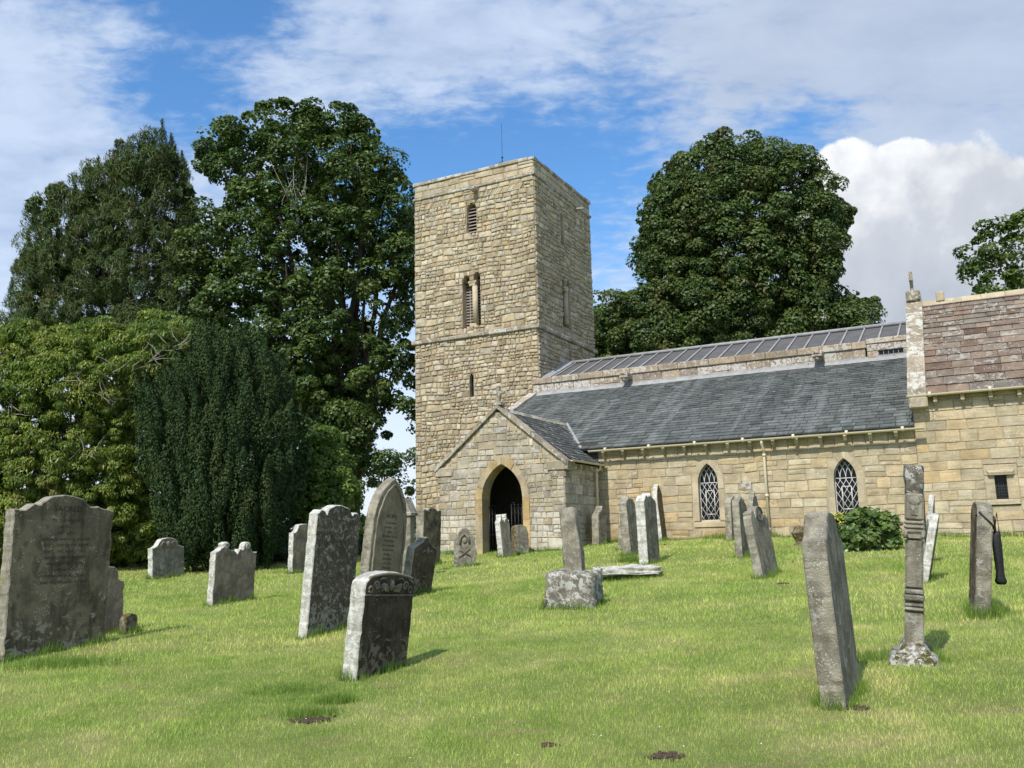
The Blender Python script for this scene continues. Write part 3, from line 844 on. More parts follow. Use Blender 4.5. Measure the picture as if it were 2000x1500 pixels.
ln_a = math.hypot(1, RS); L_a = (VN - EV) * ln_a
nrm_a = Vector((0, -RS, 1)).normalized()
def PAR(a, s, h):
    return (a + 0, EV + s / ln_a + nrm_a.y * h, EZ + RS * s / ln_a + nrm_a.z * h)
rf = MB()
rf.add([(AW + .2, EV, EZ - .05), (AE, EV, EZ - .05), (AE, VN, arz(VN) - .05), (AW + .2, VN, arz(VN) - .05)], [(0, 1, 2, 3)], (.1, .5, .2), 0)
rf.add([(AW + .2, EV, EZ - .05), (AE, EV, EZ - .05), (AE, EV, EZ + .01), (AW + .2, EV, EZ + .01)], [(0, 1, 2, 3)], (.1, .5, .1), 0)
slates(rf, PAR, -.03, L_a, lambda s: AW + .25, lambda s: AE, lambda s: .27 - .10 * s / L_a, (.26, .46), .03, rng, 1.5)
ar = cb(rf, 'aisle_roof', M['slate'])
mb = MB()
x = AW + .3
while x < AE - .1:
    e = min(x + rng.uniform(1.2, 2.2), AE); z = arz(VN)
    mb.add([(x, VN - .24, z - .085 + rng.uniform(0, .012)), (e, VN - .24, z - .085 + rng.uniform(0, .012)), (e, VN - .03, z + .06), (x, VN - .03, z + .06), (e, VN - .02, z + .12), (x, VN - .02, z + .12)], [(0, 1, 2, 3), (3, 2, 4, 5)])
    x = e - .03
cb(mb, 'lead_flashing', M['leadlite'])
# west verge coping of aisle
mb = MB(); nseg = 9
for i in range(nseg):
    v0_, v1_ = EV - .1 + (VN - EV) * i / nseg, EV - .1 + (VN - EV) * (i + 1) / nseg - .015
    for (x0, x1) in ((AW - .06, AW + .3),):
        z0_, z1_ = arz(v0_), arz(v1_); hh = .12 + rng.uniform(0, .02)
        V = [(x0, v0_, z0_ - .1), (x1, v0_, z0_ - .1), (x1, v0_, z0_ + hh), (x0, v0_, z0_ + hh), (x0, v1_, z1_ - .1), (x1, v1_, z1_ - .1), (x1, v1_, z1_ + hh), (x0, v1_, z1_ + hh)]
        mb.add(V, [(0, 1, 2, 3), (7, 6, 5, 4), (3, 2, 6, 7), (1, 5, 6, 2), (0, 3, 7, 4)])
cb(mb, 'verge_coping', M['coping'])


def gutter(name, a0, a1, y, z, r=.055):
    """half-round gutter running along a; brackets hang from it"""
    mb = MB(); n = 8; V = []
    for x in (a0, a1):
        for k in range(n + 1):
            an = math.pi + math.pi * k / n; V.append((x, y + r * math.cos(an), z + r * math.sin(an)))
        for k in range(n + 1):
            an = 2 * math.pi - math.pi * k / n; V.append((x, y + (r - .012) * math.cos(an), z + (r - .012) * math.sin(an)))
    m_ = 2 * (n + 1)
    mb.add(V, [(i, (i + 1) % m_, m_ + (i + 1) % m_, m_ + i) for i in range(m_)] + [tuple(range(m_))[::-1], tuple(range(m_, 2 * m_))], None, 0, False)
    x = a0 + .5
    while x < a1:
        mb.tube([(x, y, z - .004), (x + .07, y, z - .004)], r + .012, 10); x += 1.35
    return cb(mb, name, M['cream'])


def corbels(name, a0, a1, step, y0, y1, z, mat):
    x = a0; i = 0
    while x < a1:
        mb = MB(); mb.box(x, x + .09, y0, y1, z - .15, z, None, 0, .01); mb.box(x + .01, x + .08, y0 + .05, y1, z - .2, z - .15, None, 0, .008)
        cb(mb, 'gutter_corbel', mat); x += step


gutter('gutter', -10.35, -1.2, 24.66, 4.13)
corbels('gutter_corbel', -10.0, -1.6, .62, 24.78, 25.02, 4.09, M['dressed'])


def downpipe(x, y, z0, z1, kick=0.0, name='downpipe', head=True, gut=None):
    mb = MB()
    pts = []
    if gut: pts = [gut, (gut[0], gut[1], gut[2] - .1), (x, y, z1)]
    pts += [(x, y, z1 - .1), (x, y, z0)]
    mb.tube(pts, .038, 10)
    z = z1 - .12
    while z > z0: mb.tube([(x, y, z), (x, y, z - .07)], .05, 10); z -= 1.1
    mb.tube([(x, y, z0 + .1), (x, y - .1, z0 - .02)], .042, 8)
    cb(mb, name, M['cream'])


downpipe(-5.27, 24.9, 1.62, 3.85, gut=(-5.27, 24.68, 4.1))


# windows with lattice
def lattice_window(P, op, surround, sw, name, slope, gl=.17, barmat='white', gothic=True, gap=.15, base_lower=True, arch_only=False):
    mb = MB(); ring(mb, P, op, sw, .012, -.19, rng=rng)
    # splayed inner order
    f = cb(mb, name, M[surround])
    mb = MB(); fill(mb, P, op, -.185); cb(mb, 'glass', M['glass'], f)
    mb = MB(); c, hw = op.c, op.hw; z0, zs, zt = op.z0, op.zs, op.zt
    D = -gl

    def bar(a0, q0, a1, q1, th=.011):
        # clip to the opening by sampling
        n = 24; run = []
        for i in range(n + 1):
            k = i / n; a, z = a0 + (a1 - a0) * k, q0 + (q1 - q0) * k
            ok = z0 <= z <= zt and abs(a - c) <= op.half(z) + .004
            if ok: run.append((a, z))
            if (not ok or i == n) and len(run) > 1:
                mb.tube([P(run[0][0], run[0][1], D), P(run[-1][0], run[-1][1], D)], th, 5); run = []
            elif not ok: run = []
    zz = z0 - 2
    rise = 1.65
    while zz < zs + 1:
        if True:
            # diagonals clipped at springing
            for sgn in (1, -1):
                a0, q0 = c - sgn * hw, zz; a1, q1 = c + sgn * hw, zz + 2 * hw * rise
                if q1 > zs: k = (zs - q0) / (q1 - q0); a1, q1 = a0 + (a1 - a0) * k, zs
                if q0 < z0:
                    if q1 <= z0: continue
                    k = (z0 - q0) / (q1 - q0); a0, q0 = a0 + (a1 - a0) * k, z0
                if q1 > q0: bar(a0, q0, a1, q1, .0075)
        zz += gap * rise
    bar(c - hw, zs, c + hw, zs, .014); bar(c - hw, z0 + .01, c + hw, z0 + .01, .014)
    # casement frame
    for x in (-.42, .42): bar(c + x * hw, z0 + .18, c + x * hw, zs - .22, .014)
    for z in (z0 + .18, zs - .22): bar(c - .42 * hw, z, c + .42 * hw, z, .014)
    # intersecting tracery in the head
    R = (hw ** 2 + (zt - zs) ** 2) / (2 * hw)
    for sgn in (1, -1):
        for x0 in (-1, -.5, 0, .5):
            pts = []
            for i in range(13):
                z = zs + (zt - zs) * i / 12
                a = x0 * hw + hw - (math.sqrt(max(0, R * R - (z - zs) ** 2)) - (R - hw))
                a = c + sgn * (a)
                if abs(a - c) <= op.half(z) + .006: pts.append(P(a, z, D))
            if len(pts) > 1: mb.tube(pts, .010, 5)
    O = op.outline(-.008, 10)
    mb.tube([P(a, z, D) for a, z in O], .014, 5)
    cb(mb, 'lattice', M[barmat], f)
    mb = MB(); a0, b0 = P(c - hw - sw * 1.1, z0 - .17, .05), P(c + hw + sw * 1.1, z0, -.18)
    yb = [a0[1], b0[1]]
    V = [P(c - hw - sw, z0 - .17, -.02), P(c + hw + sw, z0 - .17, -.02), P(c + hw + sw, z0 - .17, .03), P(c - hw - sw, z0 - .17, .03), P(c - hw - sw, z0 - .06, .035), P(c + hw + sw, z0 - .06, .035), P(c + hw, z0 + .012, -.18), P(c - hw, z0 + .012, -.18)]
    mb.add(V, [(0, 1, 2, 3), (3, 2, 5, 4), (4, 5, 6, 7), (0, 3, 4, 7), (1, 6, 5, 2)])
    cb(mb, 'sill', M[surround], f)
    return f


lattice_window(PS(PA), w1, 'dressed', .165, 'lancet_window', 1)
lattice_window(PS(PA), w2, 'dressed', .165, 'lancet_window', 1)
mb = MB(); mb.box(-5.98, -5.68, PA - .03, PA, 2.78, 3.02, (.2, .9, .7), 0, .025); cb(mb, 'carved_stone_panel', M['parapet'])

# ---- nave
nv = MB()
zl = arz(VN) - .1
wlow = Op(-2.28, .38, 6.87, 7.22, 7.22, 'rect', .0)
wall(nv, PS(VN), lambda z: (-15.28, AE), zl, 7.5, [Op(-2.25, .8, 6.8, 7.49, 7.49, 'rect')], rng, course=(.3, .4), width=(.5, 1.0), depth=.015, warp=.004, gap=.008, pill=.96)
nv.box(-3.0, AE, VN - .03, VN + .1, 7.38, 7.62, (.2, .8, .5), 0, .02)
nv.box(-3.0, -2.66, VN - .03, VN + .1, 6.7, 7.375, (.6, .2, .9), 0, .02)
nv.box(-1.9, AE, VN - .03, VN + .1, 6.7, 7.375, None, 0, .02)
cb(nv, 'nave_wall', [M['parapet'], M['mortar']])
mb = MB(); x = -15.3
while x < -3.0:
    e = min(-3.0, x + rng.uniform(.7, 1.2)); mb.box(x, e - .008, VN - .07, VN + .32, 7.5, 7.74 + rng.uniform(-.008, .008), None, 0, .02); x = e
mb.box(-3.0, AE - .01, VN - .06, VN + .32, 7.625, 7.8, None, 0, .02)
cb(mb, 'parapet_coping', stone_mat('rusty_parapet', [(.29, .225, .155), (.36, .285, .20), (.32, .26, .19)], lichen=.48, lcol=(.48, .46, .4), spots=.4, streak=.5, bump=.8, dark=.5, sc=1.5))
mb = MB(); mb.box(-2.66, -1.9, VN + .03, VN + .05, 6.85, 7.38); lw = cb(mb, 'clerestory_window', M['glass'])
mb = MB()
for i in range(6): mb.box(-2.66 + i * .15, -2.645 + i * .15, VN + .02, VN + .029, 6.85, 7.37)
mb.box(-2.66, -1.9, VN + .018, VN + .0285, 7.23, 7.245); cb(mb, 'window_bars', M['leadlite'], lw)
spout(-11.3, VN - .05, 7.42, 1.25); spout(-4.5, VN - .05, 7.42, 1.25)
nr = MB(); V0, Z0, V1, Z1 = VN + .3, 7.66, 34.0, 8.78
nr.add([(UE, V0, Z0), (-1.2, V0, Z0), (-1.2, V1, Z1), (UE, V1, Z1)], [(0, 1, 2, 3)], None, 0)
nr.add([(UE, V1, Z1), (-1.2, V1, Z1), (-1.2, 2 * V1 - V0, Z0), (UE, 2 * V1 - V0, Z0)], [(0, 1, 2, 3)], None, 0)
cb(nr, 'nave_roof', M['lead'])
x = -14.7
rl = MB(); rc_ = MB()
while x < -1.3:
    rl = MB(); rl.tube([(x, V0 - .02, Z0 + .03), (x, V1, Z1 + .03), (x, 2 * V1 - V0, Z0 + .03)], .034, 8)
    lr_ = cb(rl, 'lead_roll', M['leadlite'])
    rc_ = MB(); rc_.ball((x, V0 - .03, Z0 + .09), .05, n=8, m=6); cb(rc_, 'roll_cap', M['white'], lr_)
    x += .6
# lead sheets lap half way up
mb = MB(); mb.tube([(-14.9, V1, Z1 + .07), (-1.15, V1, Z1 + .07)], .07, 10); cb(mb, 'ridge_roll', M['leadlite'])
mb = MB(); mb.box(UE, -1.3, 2 * V1 - V0, 2 * V1 - V0 + .3, .5, 7.7, None, 0); mb.add([(-1.25, VN, 4), (-1.25, 37, 4), (-1.25, 37, 7.6), (-1.25, V1, 8.75), (-1.25, VN, 7.6)], [(0, 1, 2, 3, 4)]); cb(mb, 'nave_far_wall', M['porchst'])
mb = MB()
mb.add([(UE + .02, V0, Z0 - .02), (UE + .02, V1, Z1), (UE + .02, V1, Z1 + .22), (UE + .02, V0, Z0 + .2), (UE + .22, V1, Z1 + .05), (UE + .22, V0, Z0 + .05)], [(0, 1, 2, 3), (3, 2, 4, 5)]); cb(mb, 'lead_flashing', M['leadlite'])

# ---- porch
PW0, PE0, PC, PAp = -14.22, -10.18, -12.2, 5.28
door = Op(-12.12, .655, .9, 2.72, 3.70, 'pointed', .17)
pw = MB(); sl_p = (PAp - 3.62) / (PE0 - PC)
plim = lambda z: (PW0, PE0) if z < 3.62 else (PC - (PAp - z) / sl_p * (PC - PW0) / (PE0 - PC), PC + (PAp - z) / sl_p)
def ptint(a, z, r):
    if z < 2.3 and abs(a - PC) > 1.0 and r.random() < .75: return (.98, .98, 1.0)
    return (r.random(), r.random(), r.random())
wall(pw, PS(VP), plim, .5, 5.2, [door], rng, course=(.3, .42), width=(.5, 1.0), depth=.018, warp=.012, gap=.007, pill=.9, rot=.3, quoin=.6, tintf=ptint, guil=.27)
wall(pw, PE(PE0), lambda z: (VP, PA), .7, 3.66, [], rng, course=(.2, .3), width=(.28, .6), depth=.014, warp=.006, gap=.008, pill=.92, quoin=.5)
wall(pw, PW(PW0), lambda z: (VP, PA), .5, 3.66, [], rng, course=(.2, .3), width=(.28, .6), depth=.014, warp=.006, gap=.008, pill=.92, quoin=.5)
cb(pw, 'porch_wall', [M['porchst'], M['mortar2']])
# inner faces, bench, inner door, floor
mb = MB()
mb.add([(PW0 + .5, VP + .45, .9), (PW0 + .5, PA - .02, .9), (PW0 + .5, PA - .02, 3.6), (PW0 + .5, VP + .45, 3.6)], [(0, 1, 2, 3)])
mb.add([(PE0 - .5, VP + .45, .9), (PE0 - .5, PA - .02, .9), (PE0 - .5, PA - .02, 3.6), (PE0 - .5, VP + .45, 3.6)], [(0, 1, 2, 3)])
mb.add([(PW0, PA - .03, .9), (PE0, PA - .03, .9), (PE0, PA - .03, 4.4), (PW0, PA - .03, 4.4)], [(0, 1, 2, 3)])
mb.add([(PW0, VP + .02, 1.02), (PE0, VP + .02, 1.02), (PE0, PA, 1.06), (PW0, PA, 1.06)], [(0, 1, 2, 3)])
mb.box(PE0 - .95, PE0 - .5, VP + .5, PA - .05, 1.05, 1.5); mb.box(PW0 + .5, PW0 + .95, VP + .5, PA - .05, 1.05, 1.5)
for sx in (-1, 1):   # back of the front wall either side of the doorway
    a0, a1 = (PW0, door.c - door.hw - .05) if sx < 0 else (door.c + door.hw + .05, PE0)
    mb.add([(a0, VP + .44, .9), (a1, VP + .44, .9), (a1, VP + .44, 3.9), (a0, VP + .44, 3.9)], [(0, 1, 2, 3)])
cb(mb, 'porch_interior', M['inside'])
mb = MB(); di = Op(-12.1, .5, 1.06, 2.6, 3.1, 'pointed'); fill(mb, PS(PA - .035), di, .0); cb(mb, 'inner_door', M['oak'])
mb = MB()
for (v0_, v1_, z0_, z1_) in ((23.2, 23.5, 2.1, 2.75), (23.55, 23.8, 1.9, 2.6), (24.1, 24.3, 2.2, 2.5)):
    mb = MB(); mb.box(PW0 + .505, PW0 + .515, v0_, v1_, z0_, z1_); cb(mb, 'notice', M['white'])
mb = MB(); mb.box(-12.45, -12.3, PA - .05, PA - .04, 2.0, 2.2); cb(mb, 'notice', M['white'])
mb = MB(); ring(mb, PS(VP), door, .21, .03, -.45, rng=rng, grp=2); cb(mb, 'porch_doorway', M['orangest'])
# gates
def gate(name, hinge, ang, wdt, h):
    mb = MB(); ca, sa = math.cos(ang), math.sin(ang)
    Q = lambda s, z: (hinge[0] + ca * s, hinge[1] + sa * s, z)
    z0_ = 1.12
    for i in range(6):
        s = wdt * i / 5; mb.tube([Q(s, z0_), Q(s, h + (.08 if i < 5 else .12))], .012 if 0 < i < 5 else .018, 6)
        if 0 < i < 5: mb.ball(Q(s, h + .09), .022, (1, 1, 1.7), 6, 5)
    for z in (z0_ + .05, z0_ + .6, h - .16, h): mb.tube([Q(0, z), Q(wdt, z)], .013, 6)
    for i in range(5):
        c = wdt * (i + .5) / 5; mb.tube([Q(c + .045 * math.cos(k * math.pi / 4), h - .08 + .045 * math.sin(k * math.pi / 4)) for k in range(9)], .007, 5)
    mb.tube([Q(wdt - .0 + .05 * math.cos(k * .7) - .05, h + .13 + .05 * math.sin(k * .7)) for k in range(8)], .01, 5)
    cb(mb, name, M['iron'])


gate('iron_gate', (door.c + door.hw - .02, VP + .38), math.radians(172), .60, 2.45)
gate('iron_gate', (door.c - door.hw + .02, VP + .38), math.radians(78), .62, 2.45)
# gable coping, kneelers, cross
mb = MB()
for sx in (-1, 1):
    xe = PE0 + .12 if sx > 0 else PW0 - .12
    ze = PAp + .02 - sl_p * (abs(xe - PC)) * (1 if sx > 0 else (PE0 - PC) / (PC - PW0)); n = 6
    for i in range(n):
        k0, k1 = i / n, (i + 1) / n - .004
        x0, x1 = PC + (xe - PC) * k0, PC + (xe - PC) * k1; z0_, z1_ = PAp + .02 + (ze - PAp) * k0, PAp + .02 + (ze - PAp) * k1
        hh = .12 + rng.uniform(-.01, .01)
        V = [(x0, VP - .09, z0_), (x0, VP + .25, z0_), (x0, VP + .25, z0_ + hh), (x0, VP - .09, z0_ + hh), (x1, VP - .09, z1_), (x1, VP + .25, z1_), (x1, VP + .25, z1_ + hh), (x1, VP - .09, z1_ + hh)]
        mb.add(V, [(0, 1, 2, 3), (7, 6, 5, 4), (0, 3, 7, 4), (3, 2, 6, 7), (1, 5, 6, 2), (0, 4, 5, 1)])
cb(mb, 'gable_coping', M['coping'])
for sx, x in ((1, PE0), (-1, PW0)):
    mb = MB(); mb.box(x - .5 * sx, x + .13 * sx, VP - .06, VP + .5, 3.42, 3.70, None, 0, .03); mb.box(x - .45 * sx, x + .05 * sx, VP - .03, VP + .4, 3.22, 3.425, None, 0, .04)
    cb(mb, 'kneeler', M['coping'])
mb = MB(); zc = 5.42
mb.box(PC - .13, PC + .13, VP - .06, VP + .2, zc - .03, zc + .08, None, 0, .02); mb.box(PC - .055, PC + .055, VP + .0, VP + .1, zc + .08, zc + .55, None, 0, .015)
mb.box(PC - .2, PC + .2, VP + .005, VP + .095, zc + .3, zc + .4, None, 0, .015); cb(mb, 'gable_cross', M['coping'])
# porch roof
ln_p = math.hypot(1, .72)
pr = MB()
for sx in (1, -1):
    eave = (PE0 + .16) if sx > 0 else (PW0 - .14); Lp = abs(eave - PC) * math.hypot(1, .74); sp_ = .74; nn = math.hypot(1, sp_)
    ze = 5.3 - sp_ * abs(eave - PC)
    def PP(a, s, h, sx=sx, eave=eave, ze=ze, nn=nn, sp_=sp_):
        return (eave - sx * s / nn + sx * sp_ / nn * h, a, ze + sp_ * s / nn + h / nn)
    zofs = lambda s: ze + sp_ * s / nn
    hi = lambda s: (25.0 if zofs(s) < 4.14 else min(EV + (zofs(s) - EZ) / RS + .25, 27.6))
    slates(pr, PP, -.02, Lp, lambda s: VP + .27, hi, lambda s: .17, (.18, .32), .016, rng, 1.5, 0)
    zt = 5.3
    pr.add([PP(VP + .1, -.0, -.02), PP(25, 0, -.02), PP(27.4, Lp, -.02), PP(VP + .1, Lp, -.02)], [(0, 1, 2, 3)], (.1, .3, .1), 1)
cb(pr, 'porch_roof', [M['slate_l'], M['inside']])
mb = MB(); x = VP + .26
while x < 27.3:
    e = min(27.35, x + .45)
    mb.add([(PC - .12, x, 5.22), (PC, x, 5.36), (PC + .12, x, 5.22), (PC - .12, e - .01, 5.22), (PC, e - .01, 5.36), (PC + .12, e - .01, 5.22)], [(0, 1, 4, 3), (1, 2, 5, 4), (0, 2, 1), (3, 4, 5)]); x = e
cb(mb, 'porch_ridge', M['coping'])
mb = MB()   # lead valley where the porch roof meets the aisle roof
vx = [(PC + .02, EV + (5.32 - EZ) / RS, 5.34), ((PC + PE0) / 2 + .1, None, None), (PE0 - .48, EV, EZ + .03)]
a, b = Vector(vx[0]), Vector(vx[2])
for i in range(8):
    p, q = a.lerp(b, i / 8), a.lerp(b, (i + 1.05) / 8); d = Vector((.0, .07, .04)); mb.add([p - d * .3 + Vector((0, 0, .012)), q - d * .3 + Vector((0, 0, .012)), q + d + Vector((.03, 0, .012)), p + d + Vector((.03, 0, .012))], [(0, 1, 2, 3)])
cb(mb, 'lead_valley', M['leadlite'])
mb = MB(); yy = [VP + .02, PA - .05]; r = .05; V = []
xg, zg = PE0 + .23, 3.70
for y in yy:
    for k in range(9): V.append((xg + r * math.cos(math.pi + math.pi * k / 8), y, zg + r * math.sin(math.pi + math.pi * k / 8)))
    for k in range(9): V.append((xg + (r - .01) * math.cos(2 * math.pi - math.pi * k / 8), y, zg + (r - .01) * math.sin(2 * math.pi - math.pi * k / 8)))
mb.add(V, [(i, (i + 1) % 18, 18 + (i + 1) % 18, 18 + i) for i in range(18)] + [tuple(range(18)), tuple(range(18, 36))[::-1]])
cb(mb, 'gutter', M['cream'])
for i in range(6):
    mb = MB(); y = VP + .45 + i * .38; mb.box(PE0 - .01, PE0 + .17, y, y + .07, 3.48, 3.6, None, 0, .008); cb(mb, 'gutter_corbel', M['dressed'])
downpipe(PE0 + .1, 24.55, 1.7, 3.5, gut=(PE0 + .23, 24.55, 3.66))

# ---- chancel
CV, CU0, CU1, CE, CR, CZ = 24.95, -1.45, 7.0, 5.12, 27.85, 8.0
w3 = Op(.345, .125, 2.28, 2.82, 2.82, 'rect', .2)
w3b = Op(.36, .36, 2.15, 3.12, 3.12, 'rect', .0)
cw = MB()
wall(cw, PS(CV), lambda z: (CU0, CU1), .5, 5.0, [w3b], rng, course=(.2, .32), width=(.3, .85), depth=.014, warp=.006, gap=.007, pill=.96, rot=.25, quoin=.45, tintf=lambda a, z, r: (min(1, r.random() ** .75), r.random(), .3 + .6 * r.random()))
cs = (CZ - CE) / (CR - CV)
wall(cw, PW(CU0), lambda z: (CV, 31.0) if z < CE else (CV + (z - CE) / cs, 2 * CR - CV - (z - CE) / cs), 3.6, 7.95, [], rng, course=(.25, .35), width=(.4, .7), depth=.015, warp=.006, pill=.92)
cw.box(CU0, CU1, 2 * CR - CV, 2 * CR - CV + .1, .5, 5.0, None, 1)
cw.add([(CU1, CV, .5), (CU1, 2 * CR - CV, .5), (CU1, 2 * CR - CV, 5), (CU1, CR, CZ), (CU1, CV, 5)], [(0, 1, 2, 3, 4)], None, 1)
cw.box(.0, .72, CV - .028, CV, 2.86, 3.12, (.55, .2, .6), 0, .01)
cw.add([(.06, CV - .028, 2.99), (.66, CV - .028, 2.99), (.62, CV - .12, 2.93), (.10, CV - .12, 2.93), (.62, CV - .10, 2.86), (.10, CV - .10, 2.86), (.66, CV - .028, 2.86), (.06, CV - .028, 2.86)], [(0, 1, 2, 3), (3, 2, 4, 5), (5, 4, 6, 7), (0, 3, 5, 7), (1, 6, 4, 2)], (.6, .2, .6), 0)
cw.box(.0, .215, CV - .02, CV + .2, 2.28, 2.855, (.65, .3, .6), 0, .01); cw.box(.475, .72, CV - .022, CV + .2, 2.28, 2.855, (.5, .3, .7), 0, .01)
cw.box(.0, .72, CV - .05, CV + .2, 2.14, 2.275, (.7, .8, .9), 0, .015)
cb(cw, 'chancel_wall', [M['ashlar'], M['mortar2']])
mb = MB(); mb.box(.2, .49, CV + .1, CV + .12, 2.27, 2.86); f = cb(mb, 'small_window', M['glass'])
mb = MB()
for i in range(5): mb.tube([(.235 + i * .055, CV + .09, 2.28), (.235 + i * .055, CV + .09, 2.85)], .004, 4)
for i in range(8): mb.tube([(.22, CV + .09, 2.31 + i * .073), (.47, CV + .09, 2.31 + i * .073)], .004, 4)
mb.tube([(.345 + .06 * math.cos(k * .524), CV + .088, 2.63 + .06 * math.sin(k * .524)) for k in range(13)], .006, 5)
cb(mb, 'leading', M['lead'], f)
nn = math.hypot(1, cs)
def PC_(a, s, h): return (a, CV - .16 + s / nn - cs / nn * h, CE - .16 * cs + cs * s / nn + h / nn)
Lc = (CR - CV + .16) * nn
cr2 = MB()
cr2.add([PC_(CU0 + .3, -.02, -.02), PC_(CU1, -.02, -.02), PC_(CU1, Lc, -.02), PC_(CU0 + .3, Lc, -.02)], [(0, 1, 2, 3)], (0, .5, .1), 0)
slates(cr2, PC_, -.04, Lc, lambda s: CU0 + .34, lambda s: CU1, lambda s: .36 - .17 * s / Lc, (.3, .7), .035, rng, 1.35, 0, wob=.012)
cr2.add([(CU0 + .3, CR, CZ), (CU1, CR, CZ), (CU1, 2 * CR - CV + .1, CE), (CU0 + .3, 2 * CR - CV + .1, CE)], [(0, 1, 2, 3)], (.5, .5, .5), 0)
cb(cr2, 'chancel_roof', M['tile'])
mb = MB(); x = CU0 + .3
while x < CU1:
    e = x + rng.uniform(.4, .6)
    mb.add([(x, CR - .14, CZ - .08), (x, CR, CZ + .09), (x, CR + .14, CZ - .08), (e - .01, CR - .14, CZ - .08), (e - .01, CR, CZ + .09), (e - .01, CR + .14, CZ - .08)], [(0, 1, 4, 3), (1, 2, 5, 4), (0, 2, 1), (3, 4, 5)]); x = e
mb.box(-.72, -.5, CR - .1, CR + .1, CZ + .02, CZ + .3, None, 0, .02)
cb(mb, 'chancel_ridge', M['dressed'])
mb = MB(); n = 6
for sx in (-1, 1):
    for i in range(n):
        k0, k1 = i / n, (i + 1) / n - .003
        y0, y1 = CR + sx * (CR - CV + .2) * (1 - k0), CR + sx * (CR - CV + .2) * (1 - k1)
        z0_, z1_ = CE - .2 * cs + (CZ - CE + .2 * cs) * k0, CE - .2 * cs + (CZ - CE + .2 * cs) * k1
        x0, x1, hh = CU0 - .07, CU0 + .36, .2 + rng.uniform(-.01, .01)
        V = [(x0, y0, z0_ - .1), (x1, y0, z0_ - .1), (x1, y0, z0_ + hh), (x0, y0, z0_ + hh), (x0, y1, z1_ - .1), (x1, y1, z1_ - .1), (x1, y1, z1_ + hh), (x0, y1, z1_ + hh)]
        mb.add(V, [(0, 1, 2, 3), (7, 6, 5, 4), (3, 2, 6, 7), (1, 5, 6, 2), (0, 3, 7, 4)])
cb(mb, 'gable_coping', M['coping'])
mb = MB(); mb.box(CU0 - .07, CU0 + .38, CV - .32, CV + .3, CE - .5, CE - .22, None, 0, .03); cb(mb, 'kneeler', M['coping'])
mb = MB(); mb.box(CU0 - .05, CU0 + .33, CR - .2, CR + .2, CZ + .1, CZ + .42, None, 0, .04)
mb.box(CU0 + .08, CU0 + .17, CR - .05, CR + .05, CZ + .42, CZ + 1.02, None, 0, .015); mb.box(CU0 + .075, CU0 + .175, CR - .22, CR + .12, CZ + .7, CZ + .8, None, 0, .015)
cb(mb, 'broken_cross', M['coping'])
gutter('gutter', CU0 - .1, CU1, CV - .26, CE - .16)
corbels('gutter_corbel', CU0 + .5, CU1, .62, CV - .2, CV + .02, CE - .22, M['dressed'])

# ------------------------------------------------------------------ GRAVESTONES
STONES = []   # footprints, used for the long grass at their feet


